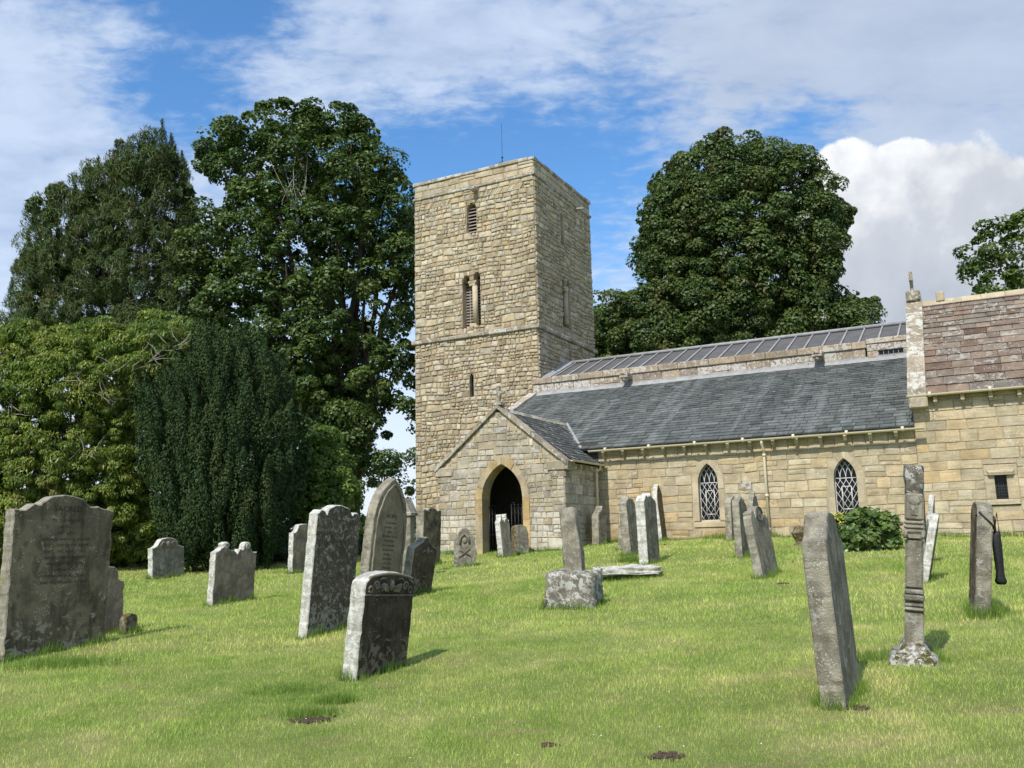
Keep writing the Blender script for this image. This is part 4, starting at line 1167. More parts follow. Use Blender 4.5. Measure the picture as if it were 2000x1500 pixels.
def prof(kind, w, h, rng):
    """outline (x,z) from the lower left corner over the top to the lower right corner; w, h in metres, h = shoulder height"""
    q = w / 2; P = []
    def arc(cx, cz, rx, rz, a0, a1, n=14): return [(cx + rx * math.cos(math.radians(a0 + (a1 - a0) * i / n)), cz + rz * math.sin(math.radians(a0 + (a1 - a0) * i / n))) for i in range(n + 1)]
    if kind == 'segment':     # one low arch
        T = arc(0, h - .02, q, .32 * q + .02, 172, 8, 20)
    elif kind == 'lobes':     # wide arch between two small round shoulders
        T = [(-q, h - .01)] + arc(-q * .76, h - .02, q * .17, .07, 150, 20, 8) + arc(0, h - .03, q * .58, .155, 172, 8, 20) + arc(q * .76, h - .02, q * .17, .07, 160, 30, 8) + [(q, h - .01)]
    elif kind == 'scoop':     # arch with scooped shoulders
        T = [(-q, h), (-q * .8, h - .01)] + arc(-q * .66, h - .0, q * .16, .06, 200, 30, 8)[:0] + [(-q * .74, h + .015), (-q * .62, h + .06), (-q * .54, h + .045)] + arc(0, h + .0, q * .52, .17, 165, 15, 20) + [(q * .56, h + .045), (q * .68, h + .06), (q * .78, h + .02), (q, h + .0)]
    elif kind == 'ogee':      # bell-shaped head
        T = [(-q, h), (-q * .82, h + .015), (-q * .66, h + .06), (-q * .56, h + .13)] + arc(0, h + .13, q * .53, .09, 170, 10, 14) + [(q * .56, h + .13), (q * .64, h + .05), (q * .82, h + .02), (q, h)]
    elif kind == 'scrolls':   # two scrolls with a hollow between
        T = [(-q, h), (-q * .82, h + .03), (-q * .66, h + .1)] + arc(-q * .52, h + .11, q * .17, .075, 150, -30, 8) + [(-q * .34, h + .04), (-q * .1, h + .045), (q * .02, h - .02), (q * .14, h + .06), (q * .34, h + .05)] + arc(q * .52, h + .11, q * .17, .08, 200, 30, 8) + [(q * .72, h + .06), (q * .84, h + .0), (q, h + .02)]
    elif kind == 'gothic':    # pointed
        H = w * .82; R = (q * q + H * H) / (2 * q); n = 16
        L = [(-(math.sqrt(max(0, R * R - (H * i / n) ** 2)) - (R - q)), h + H * i / n) for i in range(n + 1)]
        T = L + [(-x, z) for x, z in L[-2::-1]]
    elif kind == 'gable':     # shallow ogee gable with worn lump
        T = [(-q, h), (-q * .98, h + .03), (-q * .6, h + .09), (-q * .3, h + .15), (-q * .24, h + .2), (-q * .05, h + .23), (q * .12, h + .21), (q * .16, h + .16), (q * .55, h + .1), (q * .9, h + .04), (q, h)]
    elif kind == 'wavy':
        T = [(-q, h), (-q * .8, h + .03), (-q * .62, h + .0)] + arc(-.02 * q, h + .01, q * .45, .06, 170, 10, 10) + [(q * .6, h - .0), (q * .8, h + .03), (q, h)]
    elif kind == 'ragged':    # split sandstone, broken crest
        T = [(-q, h)]; x = -q
        peak = rng.uniform(-.3, .3)
        while x < q - .05:
            x += rng.uniform(.03, .09); T.append((min(x, q - .01), h + .26 * (1 - abs(x / q - peak)) * rng.uniform(.35, 1.15) + rng.uniform(-.03, .03)))
        T.append((q, h * .97))
    elif kind == 'stub':
        T = [(-q, h * .96), (-q * .7, h + .03), (0, h + .05), (q * .7, h - .02), (q * .95, h * .72)]
    elif kind == 'carved':    # lobed head narrower than its body
        T = [(-q, h * .66), (-q * .98, h * .72), (-q * 1.04, h * .86), (-q * .75, h * .93), (-q * .55, h * 1.08), (-q * .2, h * 1.2), (q * .15, h * 1.22), (q * .5, h * 1.1), (q * .72, h * .97), (q * .98, h * .92), (q * 1.0, h * .86), (q * .85, h * .8), (q * .92, h * .7), (q, h * .5)]
    elif kind == 'medal':     # scroll, disc, scroll
        T = [(-q, h), (-q * .9, h + .06)] + arc(-q * .72, h + .07, q * .2, .06, 170, 0, 8) + [(-q * .46, h + .02)] + arc(0.02, h + .06, q * .42, .15, 185, -10, 18) + [(q * .5, h + .0), (q * .7, h + .06), (q * .84, h + .02), (q, h - .03)]
    elif kind == 'round':
        T = arc(0, h, q, q * .7, 176, 4, 18)
    else:
        T = [(-q, h), (q, h)]
    top = -.25
    P = [(-q * .99, top)] + T + [(q * .99, top)]
    R = []
    for i in range(len(P) - 1):      # resample to short steps and wear the edge a little
        a, b = P[i], P[i + 1]; L = math.hypot(b[0] - a[0], b[1] - a[1]); n = max(1, int(L / .035))
        for k in range(n): R.append((a[0] + (b[0] - a[0]) * k / n, a[1] + (b[1] - a[1]) * k / n))
    R.append(P[-1])
    out = []
    for i, (x, z) in enumerate(R):
        j = .008
        out.append((x + mnoise.noise(Vector((x * 9, z * 9, 4.4 + h))) * j * 2 + rng.uniform(-j, j) * .5, z + mnoise.noise(Vector((x * 9, z * 9, 8.4 + w))) * j * 2 + rng.uniform(-j, j) * .4))
    return out


def slab_mesh(name, P, t, fmat, emat, parent, bev=.012, rough=.004, rng=random):
    n = len(P); cx = sum(p[0] for p in P) / n; cz = sum(p[1] for p in P) / n
    def inset(d):
        o = []
        for i in range(n):
            a, b = P[i - 1], P[(i + 1) % n]; tx, tz = b[0] - a[0], b[1] - a[1]; L = math.hypot(tx, tz) or 1
            o.append((P[i][0] + tz / L * d, P[i][1] - tx / L * d))
        return o
    I = inset(bev)
    V = [(x, -t / 2, z) for x, z in I] + [(x, -t / 2 + bev * .8 + rng.uniform(-rough, rough), z) for x, z in P] + [(x, 0 + 0, z) for x, z in P] + [(x, t / 2 - bev * .8, z) for x, z in P] + [(x, t / 2, z) for x, z in I]
    F = [tuple(range(n))[::-1], tuple(range(4 * n, 5 * n))]; mi = [0, 0]
    for r in range(4):
        for i in range(n): F.append((r * n + i, r * n + (i + 1) % n, (r + 1) * n + (i + 1) % n, (r + 1) * n + i)); mi.append(1)
    me = bpy.data.meshes.new(name); me.from_pydata(V, [], F); me.materials.append(fmat); me.materials.append(emat)
    me.polygons.foreach_set('material_index', mi)
    at = me.attributes.new('tint', 'FLOAT_COLOR', 'FACE'); arr = np.tile(np.array([rng.random(), .5, .6, 1], 'f'), (len(F), 1)); at.data.foreach_set('color', arr.ravel())
    o = bpy.data.objects.new(name, me); COL.objects.link(o); o.parent = parent
    return o


def text_mesh(body, size, mat, parent, x, z, y, name='inscription', align='CENTER', extr=.001, sx=1.0, shear=0):
    cu = bpy.data.curves.new(name, 'FONT'); cu.body = body; cu.size = size; cu.align_x = align; cu.extrude = extr; cu.space_line = 1.0; cu.resolution_u = 2; cu.shear = shear
    tmp = bpy.data.objects.new('tmp', cu); COL.objects.link(tmp); dg = bpy.context.evaluated_depsgraph_get()
    me = bpy.data.meshes.new_from_object(tmp.evaluated_get(dg)); bpy.data.objects.remove(tmp); bpy.data.curves.remove(cu)
    me.transform(Matrix.Rotation(math.pi / 2, 4, 'X')); me.transform(Matrix.Diagonal((sx, 1, 1, 1)))
    me.materials.clear(); me.materials.append(mat)
    o = bpy.data.objects.new(name, me); COL.objects.link(o); o.parent = parent; o.location = (x, y, z)
    return o


def frame_of(flb, flt, frb, yaw=0.0, w=None):
    """from three sighted corners of a face: where its foot stands, its lean, width and shoulder height"""
    A = gnd(*flb)
    a = math.radians(yaw); W = Vector((NV[0] * math.cos(a) - NV[1] * math.sin(a), NV[0] * math.sin(a) + NV[1] * math.cos(a), 0))
    nn_ = Vector((W.y, -W.x, 0))     # face normal (towards the east)
    d = Vector((A.x, A.y, 0)).normalized(); X = Vector((d.y, -d.x, 0))
    r = Vector(ray(*flt)); n2 = d
    s = (A - Vector(EYEV)).dot(n2) / r.dot(n2); T = Vector(EYEV) + r * s; Lv = T - A; h = Lv.length; L = Lv.normalized()
    if w is None:
        r = Vector(ray(*frb)); s = (A - Vector(EYEV)).dot(nn_) / r.dot(nn_); w = (Vector(EYEV) + r * s - A).length
    Wp = (W - L * W.dot(L)).normalized(); Y = L.cross(Wp)
    return A, Wp, Y, L, w, h


def stone_root(name, label, cat, A, Wp, Y, L, w, t, group=None):
    """origin at the middle of the foot; -Y looks out of the face"""
    o = empty(name)
    c = A + Wp * (w / 2) + Y * (t / 2)
    c.z = Gs(c.x, c.y)
    mt = Matrix.Identity(4)
    for i in range(3): mt[i][0] = Wp[i]; mt[i][1] = Y[i]; mt[i][2] = L[i]; mt[i][3] = c[i]
    o.matrix_world = mt; tag(o, label, cat, group)
    STONES.append((c.copy(), Wp.copy(), Y.copy(), w, t))
    return o


GS = {}


def gravestone(key, label, kind, flb, flt, frb, t=.14, fm='dark', em='greyedge', yaw=0.0, w=None, cat='gravestone', name='gravestone', bev=.012, group='gravestones in the churchyard', seed=None, wmax=1.45):
    rg = random.Random(seed if seed is not None else hash(str(flb)) % 1000)
    A, Wp, Y, L, w, h = frame_of(flb, flt, frb, yaw, w)
    w = min(w, wmax)
    o = stone_root(name, label, cat, A, Wp, Y, L, w, t, group)
    slab_mesh('slab', prof(kind, w, h, rg), t, HS[fm], HS[em], o, bev, rng=rg)
    GS[key] = (o, w, h, t)
    return o, w, h, t


# 1 the large inscribed stone on the left
o, w_, h_, t_ = gravestone('1', 'large weathered gravestone headed SACRED, widest of all, at the left edge of the churchyard', 'scoop', (4, 1296), (27, 1003), (205, 1273), .16, 'dark', 'greyedge', name='gravestone')
for i, (txt, sz, mt_) in enumerate([('SACRED', .092, 'cutshade'), ('TO THE MEMORY', .05, 'cutshade_worn'), ('OF W........', .045, 'cutshade_worn'), ('....RAY LAD.......', .05, 'cutshade_worn'), ('WHO DIED MARCH 16, 18..  AGED', .04, 'cutshade_worn'), ('ALSO .. . SON OF THE ABOVE', .045, 'cutshade_worn'), ('DIED ... 1845, AGED .. YEARS', .042, 'cutshade_worn'), ('ALSO ELIZABETH HIS WIFE', .045, 'cutshade_worn'), ('WHO DIED SEPT 19 18..', .045, 'cutshade_worn'), ('AGED 48 YEARS', .045, 'cutshade_worn'), ('THE ABOVE WILL..... SON', .045, 'cutshade_worn'), ('APRIL 9TH 1850 AGED 70 YEARS', .042, 'cutshade_worn')]):
    z = h_ - .02 - (0 if i == 0 else .055 + .072 * i)
    text_mesh(txt, sz, M[mt_], o, .03, z, -t_ / 2 - .0015, sx=1.12 if i == 0 else 1.05)
# 2, 3
gravestone('2', 'small carved gravestone half hidden behind the large SACRED stone', 'ogee', (185, 1243), (187, 1142), (241, 1237), .12, 'brown', 'greyedge')
gravestone('3', 'tiny stubby footstone with yellow lichen beside the large SACRED stone', 'round', (244, 1240), (244, 1212), (267, 1251), .12, 'moss', 'moss', w=.2, name='footstone')
# 4
o, w_, h_, t_ = gravestone('4', 'pale grey gravestone with a bell shaped head, standing alone before the yellow green bush', 'ogee', (297, 1132), (297, 1071), (360, 1121), .15, 'grey', 'edge')
mb = MB(); mb.ball((0, -t_ / 2 - .005, h_ + .07), .07, (1, .35, 1.1), 12, 8)
for s in (-1, 1): mb.tube([(s * .07, -t_ / 2, h_ + .08), (s * .16, -t_ / 2 - .01, h_ + .13), (s * .22, -t_ / 2 - .01, h_ + .05), (s * .12, -t_ / 2, h_ + .0)], .02, 6)
mb.box(-w_ / 2 + .02, w_ / 2 - .02, -t_ / 2 - .012, -t_ / 2 + .01, h_ - .03, h_ - .01); mb.build('carving', HS['carve'], o)
# 5
o, w_, h_, t_ = gravestone('5', 'brown gravestone with two scrolled shoulders and a hollow worn top', 'scrolls', (413, 1184), (421, 1084), (495, 1168), .13, 'brown', 'edge')
for s in (-1, 1):
    mb = MB(); cx, cz = s * w_ * .26, h_ + .105; mb.tube([(cx + .055 * (1 - k * .05) * math.cos(k * .6), -t_ / 2 - .004, cz + .055 * (1 - k * .05) * math.sin(k * .6)) for k in range(14)], .012, 6)
    mb.ball((cx, -t_ / 2, cz), .026, (1, .6, 1), 8, 6)
    mb.build('scroll', HS['edge'], o)
# 6
o, w_, h_, t_ = gravestone('6', 'reddish mottled gravestone with small arched head, left of the tall black and white stone', 'ogee', (570.5, 1121), (573, 1043), (612, 1113), .14, 'brown', 'edge')
# 7 chest tomb under the yew
A = gnd(553, 1097); o = empty('chest_tomb', A, -TH + math.radians(4)); tag(o, 'dark chest tomb with panelled side standing in the shade behind the columnar yew', 'tomb', 'monuments in the churchyard')
mb = MB(); mb.box(-.85, .85, -.4, .4, -.2, .72, None, 0, .01); mb.build('chest', HS['dark'], o)
mb = MB(); mb.box(-.98, .98, -.52, .52, .72, .86, None, 0, .03); mb.build('cover_slab', HS['dark'], o)
for x in (-.6, 0, .6): mb = MB(); mb.box(x - .13, x + .13, -.44, -.4, .06, .64, None, 0, .02); mb.box(x - .17, x + .17, -.43, -.4, .58, .66, None, 0, .01); mb.box(x - .17, x + .17, -.43, -.4, .04, .1, None, 0, .01); mb.build('pilaster', HS['brown'], o)
mb = MB(); mb.box(-.87, -.85, -.3, .3, .1, .6, None, 0, .004); mb.build('panel', HS['brown'], o)
# 8
o, w_, h_, t_ = gravestone('8', 'tall leaning gravestone blotched black and white with lichen, behind the winged head stone', 'lobes', (598, 1249), (620, 1010), (687, 1225), .14, 'black', 'edge')
# 9 pointed
o, w_, h_, t_ = gravestone('9', 'tall pointed gothic gravestone with a sunk lettered panel', 'gothic', (712, 1184), (729, 1030), (780, 1166), .17, 'greyg' if False else 'brown', 'greyedge')
pg = [(x * .80, z - .04 + (-.0)) for x, z in prof('gothic', w_, h_ - .06, random.Random(3)) if z > 0]
pg = [(-w_ * .4, .25)] + [p for p in pg if p[1] > .3] + [(w_ * .4, .25)]
mb = MB(); n = len(pg); mb.add([(x, -t_ / 2 - .003, z) for x, z in pg], [tuple(range(n))[::-1]], (.5, .4, .5)); mb.build('lettered_panel', HS['slab'], o)
mb = MB(); mb.tube([(x * 1.03, -t_ / 2 - .008, z) for x, z in pg], .018, 6, cap=True); mb.build('moulding', HS['greyedge'], o)
for i, (txt, sz) in enumerate([('SACRED', .085), ('TO THE MEMORY', .042), ('OF ROBERT ...... OF', .042), ('BELSAY', .042), ('DIED AUGUST 16TH 18..', .042), ('AGED 75 YEARS', .042), ('ALSO OF MARGARET', .036), ('WIFE OF THE ABOVE', .036), ('WHO DIED .......', .036), ('AGED 6. YEARS', .036), ('ALSO .... SON', .036), ('OF THE ABOVE', .036)]):
    text_mesh(txt, sz, M['cutshade'] if i == 0 else M['cutshade_worn'], o, 0, h_ + .16 - .03 - i * .072 - (.03 if i else 0), -t_ / 2 - .0045, sx=.95)
# 10 winged head
o, w_, h_, t_ = gravestone('10', 'dark gravestone carved with a winged head under a low arch, nearest in the middle', 'segment', (694.4, 1331), (713.5, 1152), (795, 1311), .17, 'soot', 'edge')
mb = MB(); Yf = -t_ / 2
mb.ball((0, Yf - .004, h_ + .01), .05, (.85, .55, 1.15), 12, 9); mb.tube([(.012 * math.cos(k), Yf - .03, h_ + .0 + k * .002) for k in range(2)], .008, 5)
for s in (-1, 1):
    for q in range(3):
        mb.tube([(s * .04, Yf - .003, h_ - .02 - q * .012), (s * (.09 + .01 * q), Yf - .014, h_ - .0 - q * .022), (s * (.15 - .01 * q), Yf - .012, h_ + .02 - q * .02), (s * (.19 - .02 * q), Yf, h_ - .02 - q * .02)], [.012, .018, .015, .006], 6)
    mb.tube([(s * (.24 + .05 * (1 - k * .06) * math.cos(k * .55)), Yf - .004, h_ + .0 + .05 * (1 - k * .06) * math.sin(k * .55)) for k in range(15)], .011, 6)
    mb.tube([(s * (.33 + .03 * math.cos(k * .6)), Yf - .003, h_ - .035 + .03 * math.sin(k * .6)) for k in range(11)], .01, 6)
    mb.tube([(s * .1, Yf - .002, h_ + .07), (s * .17, Yf - .008, h_ + .075), (s * .2, Yf - .004, h_ + .05)], .012, 6)
mb.tube([(x, Yf - .002, h_ + .115 - .3 * x * x) for x in [(-.36 + .04 * k) for k in range(19)]], .014, 6)
mb.box(-w_ / 2 + .015, w_ / 2 - .015, Yf - .016, Yf + .01, h_ - .095, h_ - .08, None, 0, .003)
mb.build('winged_head_carving', HS['carve'], o)
# 11 narrow capped stone behind the pointed one
A = gnd(797, 1128); o = empty('capped_pillar', A, -TH); tag(o, 'slim stone pillar with a small gabled cap, just behind the pointed gothic stone', 'monument', 'monuments in the churchyard')
mb = MB(); mb.box(-.12, .12, -.1, .1, -.2, 1.28, None, 0, .015); mb.build('shaft', HS['greyedge'], o)
mb = MB(); mb.box(-.17, .17, -.15, .15, 1.28, 1.37, None, 0, .02)
mb.add([(-.15, -.13, 1.37), (.15, -.13, 1.37), (.15, .13, 1.37), (-.15, .13, 1.37), (0, -.13, 1.66), (0, .13, 1.66)], [(0, 1, 4), (2, 3, 5), (1, 2, 5, 4), (3, 0, 4, 5)]); mb.build('cap', HS['greyedge'], o)
# 12, 13
o, w_, h_, t_ = gravestone('12', 'leaning dark gravestone with worn gabled top and small winged face, right of the pointed stone', 'gable', (797, 1167), (809.5, 1078), (843, 1163), .16, 'soot', 'greyedge')
mb = MB(); mb.ball((.05, -t_ / 2 - .003, h_ - .0), .05, (.9, .5, 1.1), 10, 8)
for s in (-1, 1): mb.tube([(.05 + s * .04, -t_ / 2, h_ - .03), (.05 + s * .11, -t_ / 2 - .012, h_ + .0), (.05 + s * .16, -t_ / 2, h_ - .06)], [.014, .02, .008], 6)
mb.build('winged_head_carving', HS['carve'], o)
gravestone('13', 'tall upright dark grey gravestone with a wavy top, against the left of the porch', 'wavy', (824.6, 1111), (827.5, 1000), (860, 1108), .2, 'dark', 'greyedge')
# 14 carved skull stone facing the camera
o, w_, h_, t_ = gravestone('14', 'small lobed gravestone carved with crossed bones, left of the porch door', 'carved', (886.5, 1109), (886, 1046), (929.6, 1108), .13, 'grey', 'greyedge', yaw=-58)
mb = MB(); mb.tube([(-.11, -.07, .52), (-.09, -.075, .68), (0, -.08, .76), (.09, -.075, .68), (.11, -.07, .54)], .03, 6); mb.build('hood', HS['grey'], o)
mb = MB(); mb.ball((0, -.07, .60), .06, (1, .5, 1.2), 10, 8)
mb.tube([(-.13, -.075, .22), (.12, -.08, .42)], .016, 6); mb.tube([(.13, -.075, .24), (-.12, -.08, .40)], .016, 6); mb.build('skull_and_crossbones_carving', HS['carve'], o)
# 15, 16
gravestone('15', 'pale leaning gravestone with a scrolled top, standing in front of the porch doorway', 'scrolls', (982.5, 1090), (975.5, 1019), (1001.6, 1084), .16, 'grey', 'edge', yaw=-8)
gravestone('16', 'low mossy broken stone stump behind the pale stone at the porch doorway', 'stub', (1009, 1085), (1007, 1030), (1034, 1082), .24, 'grey', 'moss', yaw=-30, w=.42, name='broken_gravestone')
# 17 cross shaft on its block
A = gnd(1057.5, 1191); B_ = gnd(1162, 1190)
rz17 = math.atan2(B_.y - A.y, B_.x - A.x); wB = (B_ - A).length * .93
mid = (A + B_) / 2; dirn = Vector((-math.sin(rz17), math.cos(rz17), 0)); c = mid + dirn * .36
o = empty('stone_block', (c.x, c.y, Gs(c.x, c.y)), rz17); tag(o, 'squat square block blotched with white lichen, carrying the broken cross shaft', 'stone base', 'monuments in the churchyard'); S17 = o
STONES.append((c, Vector((math.cos(rz17), math.sin(rz17), 0)), dirn, wB, .75))


def rock(name, sx, sy, sz, mat, parent, seg=7, jit=.03, seed=1, loc=(0, 0, 0), taper=1.0, bulge=.12):
    """a worn rectangular block"""
    rg = random.Random(seed); mb = MB(); V = {}; F = []; L = []
    def vid(i, j, k):
        if (i, j, k) in V: return V[(i, j, k)]
        x, y, z = i / seg * 2 - 1, j / seg * 2 - 1, k / seg * 2 - 1
        e = 8.0; l = (abs(x) ** e + abs(y) ** e + abs(z) ** e) ** (1 / e); m_ = max(abs(x), abs(y), abs(z)) or 1
        x, y, z = x / l * 1.0, y / l, z / l
        tp = 1 + (taper - 1) * (z + 1) / 2
        nz = mnoise.noise(Vector((x * 1.6 + seed, y * 1.6, z * 1.6))) * jit * 2 + mnoise.noise(Vector((x * 5 + seed, y * 5, z * 5))) * jit
        p = (loc[0] + x * sx * tp * (1 + nz / sx), loc[1] + y * sy * tp * (1 + nz / sy), loc[2] + z * sz + nz * .7)
        V[(i, j, k)] = len(L); L.append(p); return V[(i, j, k)]
    for a in range(seg):
        for b in range(seg):
            for (f, q) in ((0, 0), (0, seg), (1, 0), (1, seg), (2, 0), (2, seg)):
                def g_(u, v): return (q, u, v) if f == 0 else ((u, q, v) if f == 1 else (u, v, q))
                F.append((vid(*g_(a, b)), vid(*g_(a + 1, b)), vid(*g_(a + 1, b + 1)), vid(*g_(a, b + 1))))
    mb.add(L, F, (rg.random(), .5, .6), 0, True)
    return mb.build(name, mat, parent)


rock('block', wB / 2, .36, .36, HS['block'], o, 12, .03, 5, (0, 0, .12))
o = empty('cross_shaft', (c.x + .03, c.y, Gs(c.x, c.y) + .45), rz17); tag(o, 'broken leaning cross shaft set in the square lichened block', 'cross shaft', 'monuments in the churchyard')
b0 = math.tan(math.radians(3.5)); rock('shaft', .14, .11, .50, HS['greyedge'], o, 12, .012, 9, (0, 0, .44), .86)
me_ = [q for q in o.children][0].data
for v in me_.vertices: v.co.x -= (v.co.z) * .085
# 18 ledger slab on supports
A = gnd(1236, 1128); o = empty('ledger_slab', A, math.radians(6)); tag(o, 'flat grey ledger slab raised on a low stone behind the cross base', 'stone slab', 'monuments in the churchyard')
rock('slab', .58, .36, .075, HS['edge'], o, 14, .022, 12, (-.08, .1, .12)); rock('support', .15, .26, .12, HS['greyedge'], o, 6, .03, 3, (.36, .12, .0)); rock('support', .15, .1, .12, HS['greyedge'], o, 6, .03, 4, (-.42, .3, .0))
STONES.append((A, Vector((1, 0, 0)), Vector((0, 1, 0)), .9, .3))
# 19 - 23 group before the aisle wall
gravestone('19', 'gravestone with moulded edge against the downpipe in the corner of the porch', 'ragged', (1169.6, 1066), (1168.4, 1006), (1185, 1060), .22, 'grey', 'greyedge', yaw=-6)
gravestone('20', 'smallest round topped stone at the left of the ragged group before the aisle', 'round', (1216, 1075), (1218, 1030), (1226, 1072), .14, 'grey', 'greyedge', w=.45)
gravestone('21', 'split sandstone gravestone with torn left edge, in the ragged group before the aisle', 'ragged', (1233, 1086), (1223, 985), (1250, 1080), .2, 'grey', 'greyedge', seed=5)
gravestone('22', 'tallest ragged topped gravestone in front of its group before the aisle', 'ragged', (1266.5, 1104), (1257.5, 980), (1290, 1098), .2, 'grey', 'edge', seed=8)
gravestone('23', 'leaning pointed gravestone stained brown, at the right of the ragged group before the aisle', 'gothic', (1294, 1058), (1284.5, 985), (1305, 1052), .14, 'moss', 'edge', w=.7, yaw=4)
# 24 - 27
gravestone('24', 'gravestone with a splintered top just right of the left lancet window', 'ragged', (1430.8, 1057), (1427, 985), (1445, 1052), .17, 'grey', 'greyedge', seed=21)
gravestone('25', 'tall gravestone half hidden behind the leaning disc topped stone', 'ragged', (1450.8, 1090), (1443, 985), (1466, 1086), .15, 'grey', 'greyedge', seed=31)
gravestone('26', 'farthest gravestone peeping over the leaning disc topped stone', 'ragged', (1476, 1078), (1470, 985), (1487, 1074), .12, 'grey', 'greyedge', seed=33)
o, w_, h_, t_ = gravestone('27', 'leaning gravestone crowned by a carved disc and scrolls, before the aisle windows', 'medal', (1491.6, 1132), (1467, 1013), (1523, 1123), .14, 'grey', 'greyedge')
mb = MB(); mb.tube([(.02 + w_ * .19 * math.cos(k * .3927), -t_ / 2 - .003, h_ + .07 + .12 * math.sin(k * .3927)) for k in range(17)], .014, 6); mb.ball((.02, -t_ / 2 - .0, h_ + .07), .06, (1, .3, 1), 10, 6); mb.build('carved_disc', HS['carve'], o)
# 28 near stone on the right, seen almost edge on
o, w_, h_, t_ = gravestone('28', 'tall narrow leaning gravestone seen nearly edge on, nearest on the right', 'ogee', (1653, 1388), (1612, 1065), (1676, 1350), .17, 'grey', 'greyedge', w=.84)
# 29 ornate edge-on stone with plinth
A = gnd(1785, 1288); rz = -TH + math.pi / 2 - math.radians(3)
o = empty('gothic_headstone', A, math.radians(-23)); o.rotation_euler = (Matrix.Rotation(math.radians(5.2), 3, Vector((A.x, A.y, 0)).normalized()) @ Matrix.Rotation(math.radians(-23), 3, 'Z')).to_euler(); tag(o, 'tall slim moulded headstone seen edge on, on a mossy white blotched plinth', 'gravestone', 'gravestones in the churchyard')
STONES.append((A, Vector((1, 0, 0)), Vector((0, 1, 0)), .3, .5))
hw_, dp = .076, .30
mb = MB()
segs = [(.1, .44, 1.0), (.44, .5, 1.06), (.50, .52, 1.14), (.52, .56, 1.0), (.56, .62, 1.1), (.62, .66, .98)]
mb.box(-hw_, hw_, -dp, dp, .1, .50, None, 0, .01)
mb.box(-hw_ * .93, hw_ * .93, -dp * .96, dp * .96, .72, 1.20, None, 0, .018)
mb.build('lower_shaft', HS['grey'], o)
mb = MB()
for (z0_, z1_, k) in ((.505, .54, 1.05), (.542, .60, .98), (.602, .66, 1.07), (.662, .715, .98)): mb.box(-hw_ * k, hw_ * k, -dp * 1.03 * (k + .0), dp * 1.03 * k, z0_, z1_, None, 0, .014)
mb.build('base_moulding', HS['greyedge'], o)
mb = MB()
mb.box(-hw_ * 1.0, hw_ * 1.0, -dp, dp, 1.205, 1.26, None, 0, .012)
for s in (-1, 1): mb.tube([(s * hw_ * .9, -dp - .0, 1.21), (s * hw_ * .9, -dp, 1.29)], .018, 6)
mb.box(-hw_ * 1.04, hw_ * 1.04, -dp * 1.04, dp * 1.04, 1.265, 1.295, None, 0, .01); mb.box(-hw_ * 1.1, hw_ * 1.1, -dp * 1.03, dp * 1.06, 1.30, 1.345, None, 0, .018)
mb.box(-hw_ * 1.05, hw_ * 1.05, -dp, dp, 1.35, 1.385, None, 0, .012)
mb.build('capital_moulding', HS['greyedge'], o)
mb = MB()
mb.box(-hw_, hw_, -dp, dp, 1.388, 1.66, None, 0, .02); mb.ball((0, -dp - .002, 1.585), .048, (1, .3, 1), 10, 7); mb.box(-.028, .028, -dp - .008, -dp + .01, 1.44, 1.58, None, 0, .004)
mb.build('upper_panel', HS['grey'], o)
rock('lichened_head', hw_ * 1.02, dp, .15, HS['block'], o, 10, .008, 31, (0, 0, 1.80))
mb = MB(); zz_ = [(-.02, .21, .40), (.06, .19, .38), (.09, .14, .35), (.20, .085, .31)]
for i in range(3):
    (z0_, a0, b0), (z1_, a1, b1) = zz_[i], zz_[i + 1]
    V = []
    N_ = 24
    for (z, a, b) in ((z0_, a0, b0), (z1_, a1, b1)):
        for k in range(N_):
            an = 2 * math.pi * k / N_; ca, sa = math.cos(an), math.sin(an); l = max(abs(ca), abs(sa)); rr = 1 + .05 * mnoise.noise(Vector((ca * 3, sa * 3, z * 9)))
            V.append((a * ca / (l ** .8) * rr, b * sa / (l ** .8) * rr, z + .01 * mnoise.noise(Vector((ca * 4, sa * 4, 1)))))
    mb.add(V, [(k, (k + 1) % N_, N_ + (k + 1) % N_, N_ + k) for k in range(N_)] + ([tuple(range(N_, 2 * N_))] if i == 2 else []), (.5, .9, .9), 0, True)
o.scale = (1, 1, .86); mb.build('plinth', stone_mat('mossy_white_plinth', [(.2, .18, .14), (.26, .24, .19)], lichen=.55, lcol=(.60, .60, .56), spots=.4, moss=.55, mcol=(.09, .085, .02), bump=1.0, sc=2.2), o)
# 30 group of leaning thin stones behind it
gravestone('30a', 'dark thin gravestone leaning left behind the slim moulded headstone', 'plain', (1810, 1112), (1801, 965), (1816, 1108), .12, 'dark', 'greyedge', w=.6, seed=3)
gravestone('30b', 'thin grey gravestone leaning right with a notched top, behind the slim moulded headstone', 'scoop', (1815, 1100), (1823, 984), (1826, 1098), .09, 'grey', 'edge', w=.5, seed=4)
gravestone('30c', 'low white edged moss patched gravestone leaning right beside the slim moulded headstone', 'ogee', (1813, 1140), (1829, 1035), (1826, 1136), .11, 'moss', 'edge', w=.55, seed=6)
# 31 stone with the bag
o, w_, h_, t_ = gravestone('31', 'upright dark grey gravestone with a grooved edge and a black bag hung on it', 'segment', (1936, 1207), (1940, 1000), (1938, 1200), .155, 'dark', 'greyedge', w=.62, yaw=7)
A31 = o.matrix_world.copy()
mb = MB()
for k in range(3): mb.tube([(-w_ / 2 + .02, .02 + .0 * k, .0), (-w_ / 2 + .02, .02, .9)], .012, 6)
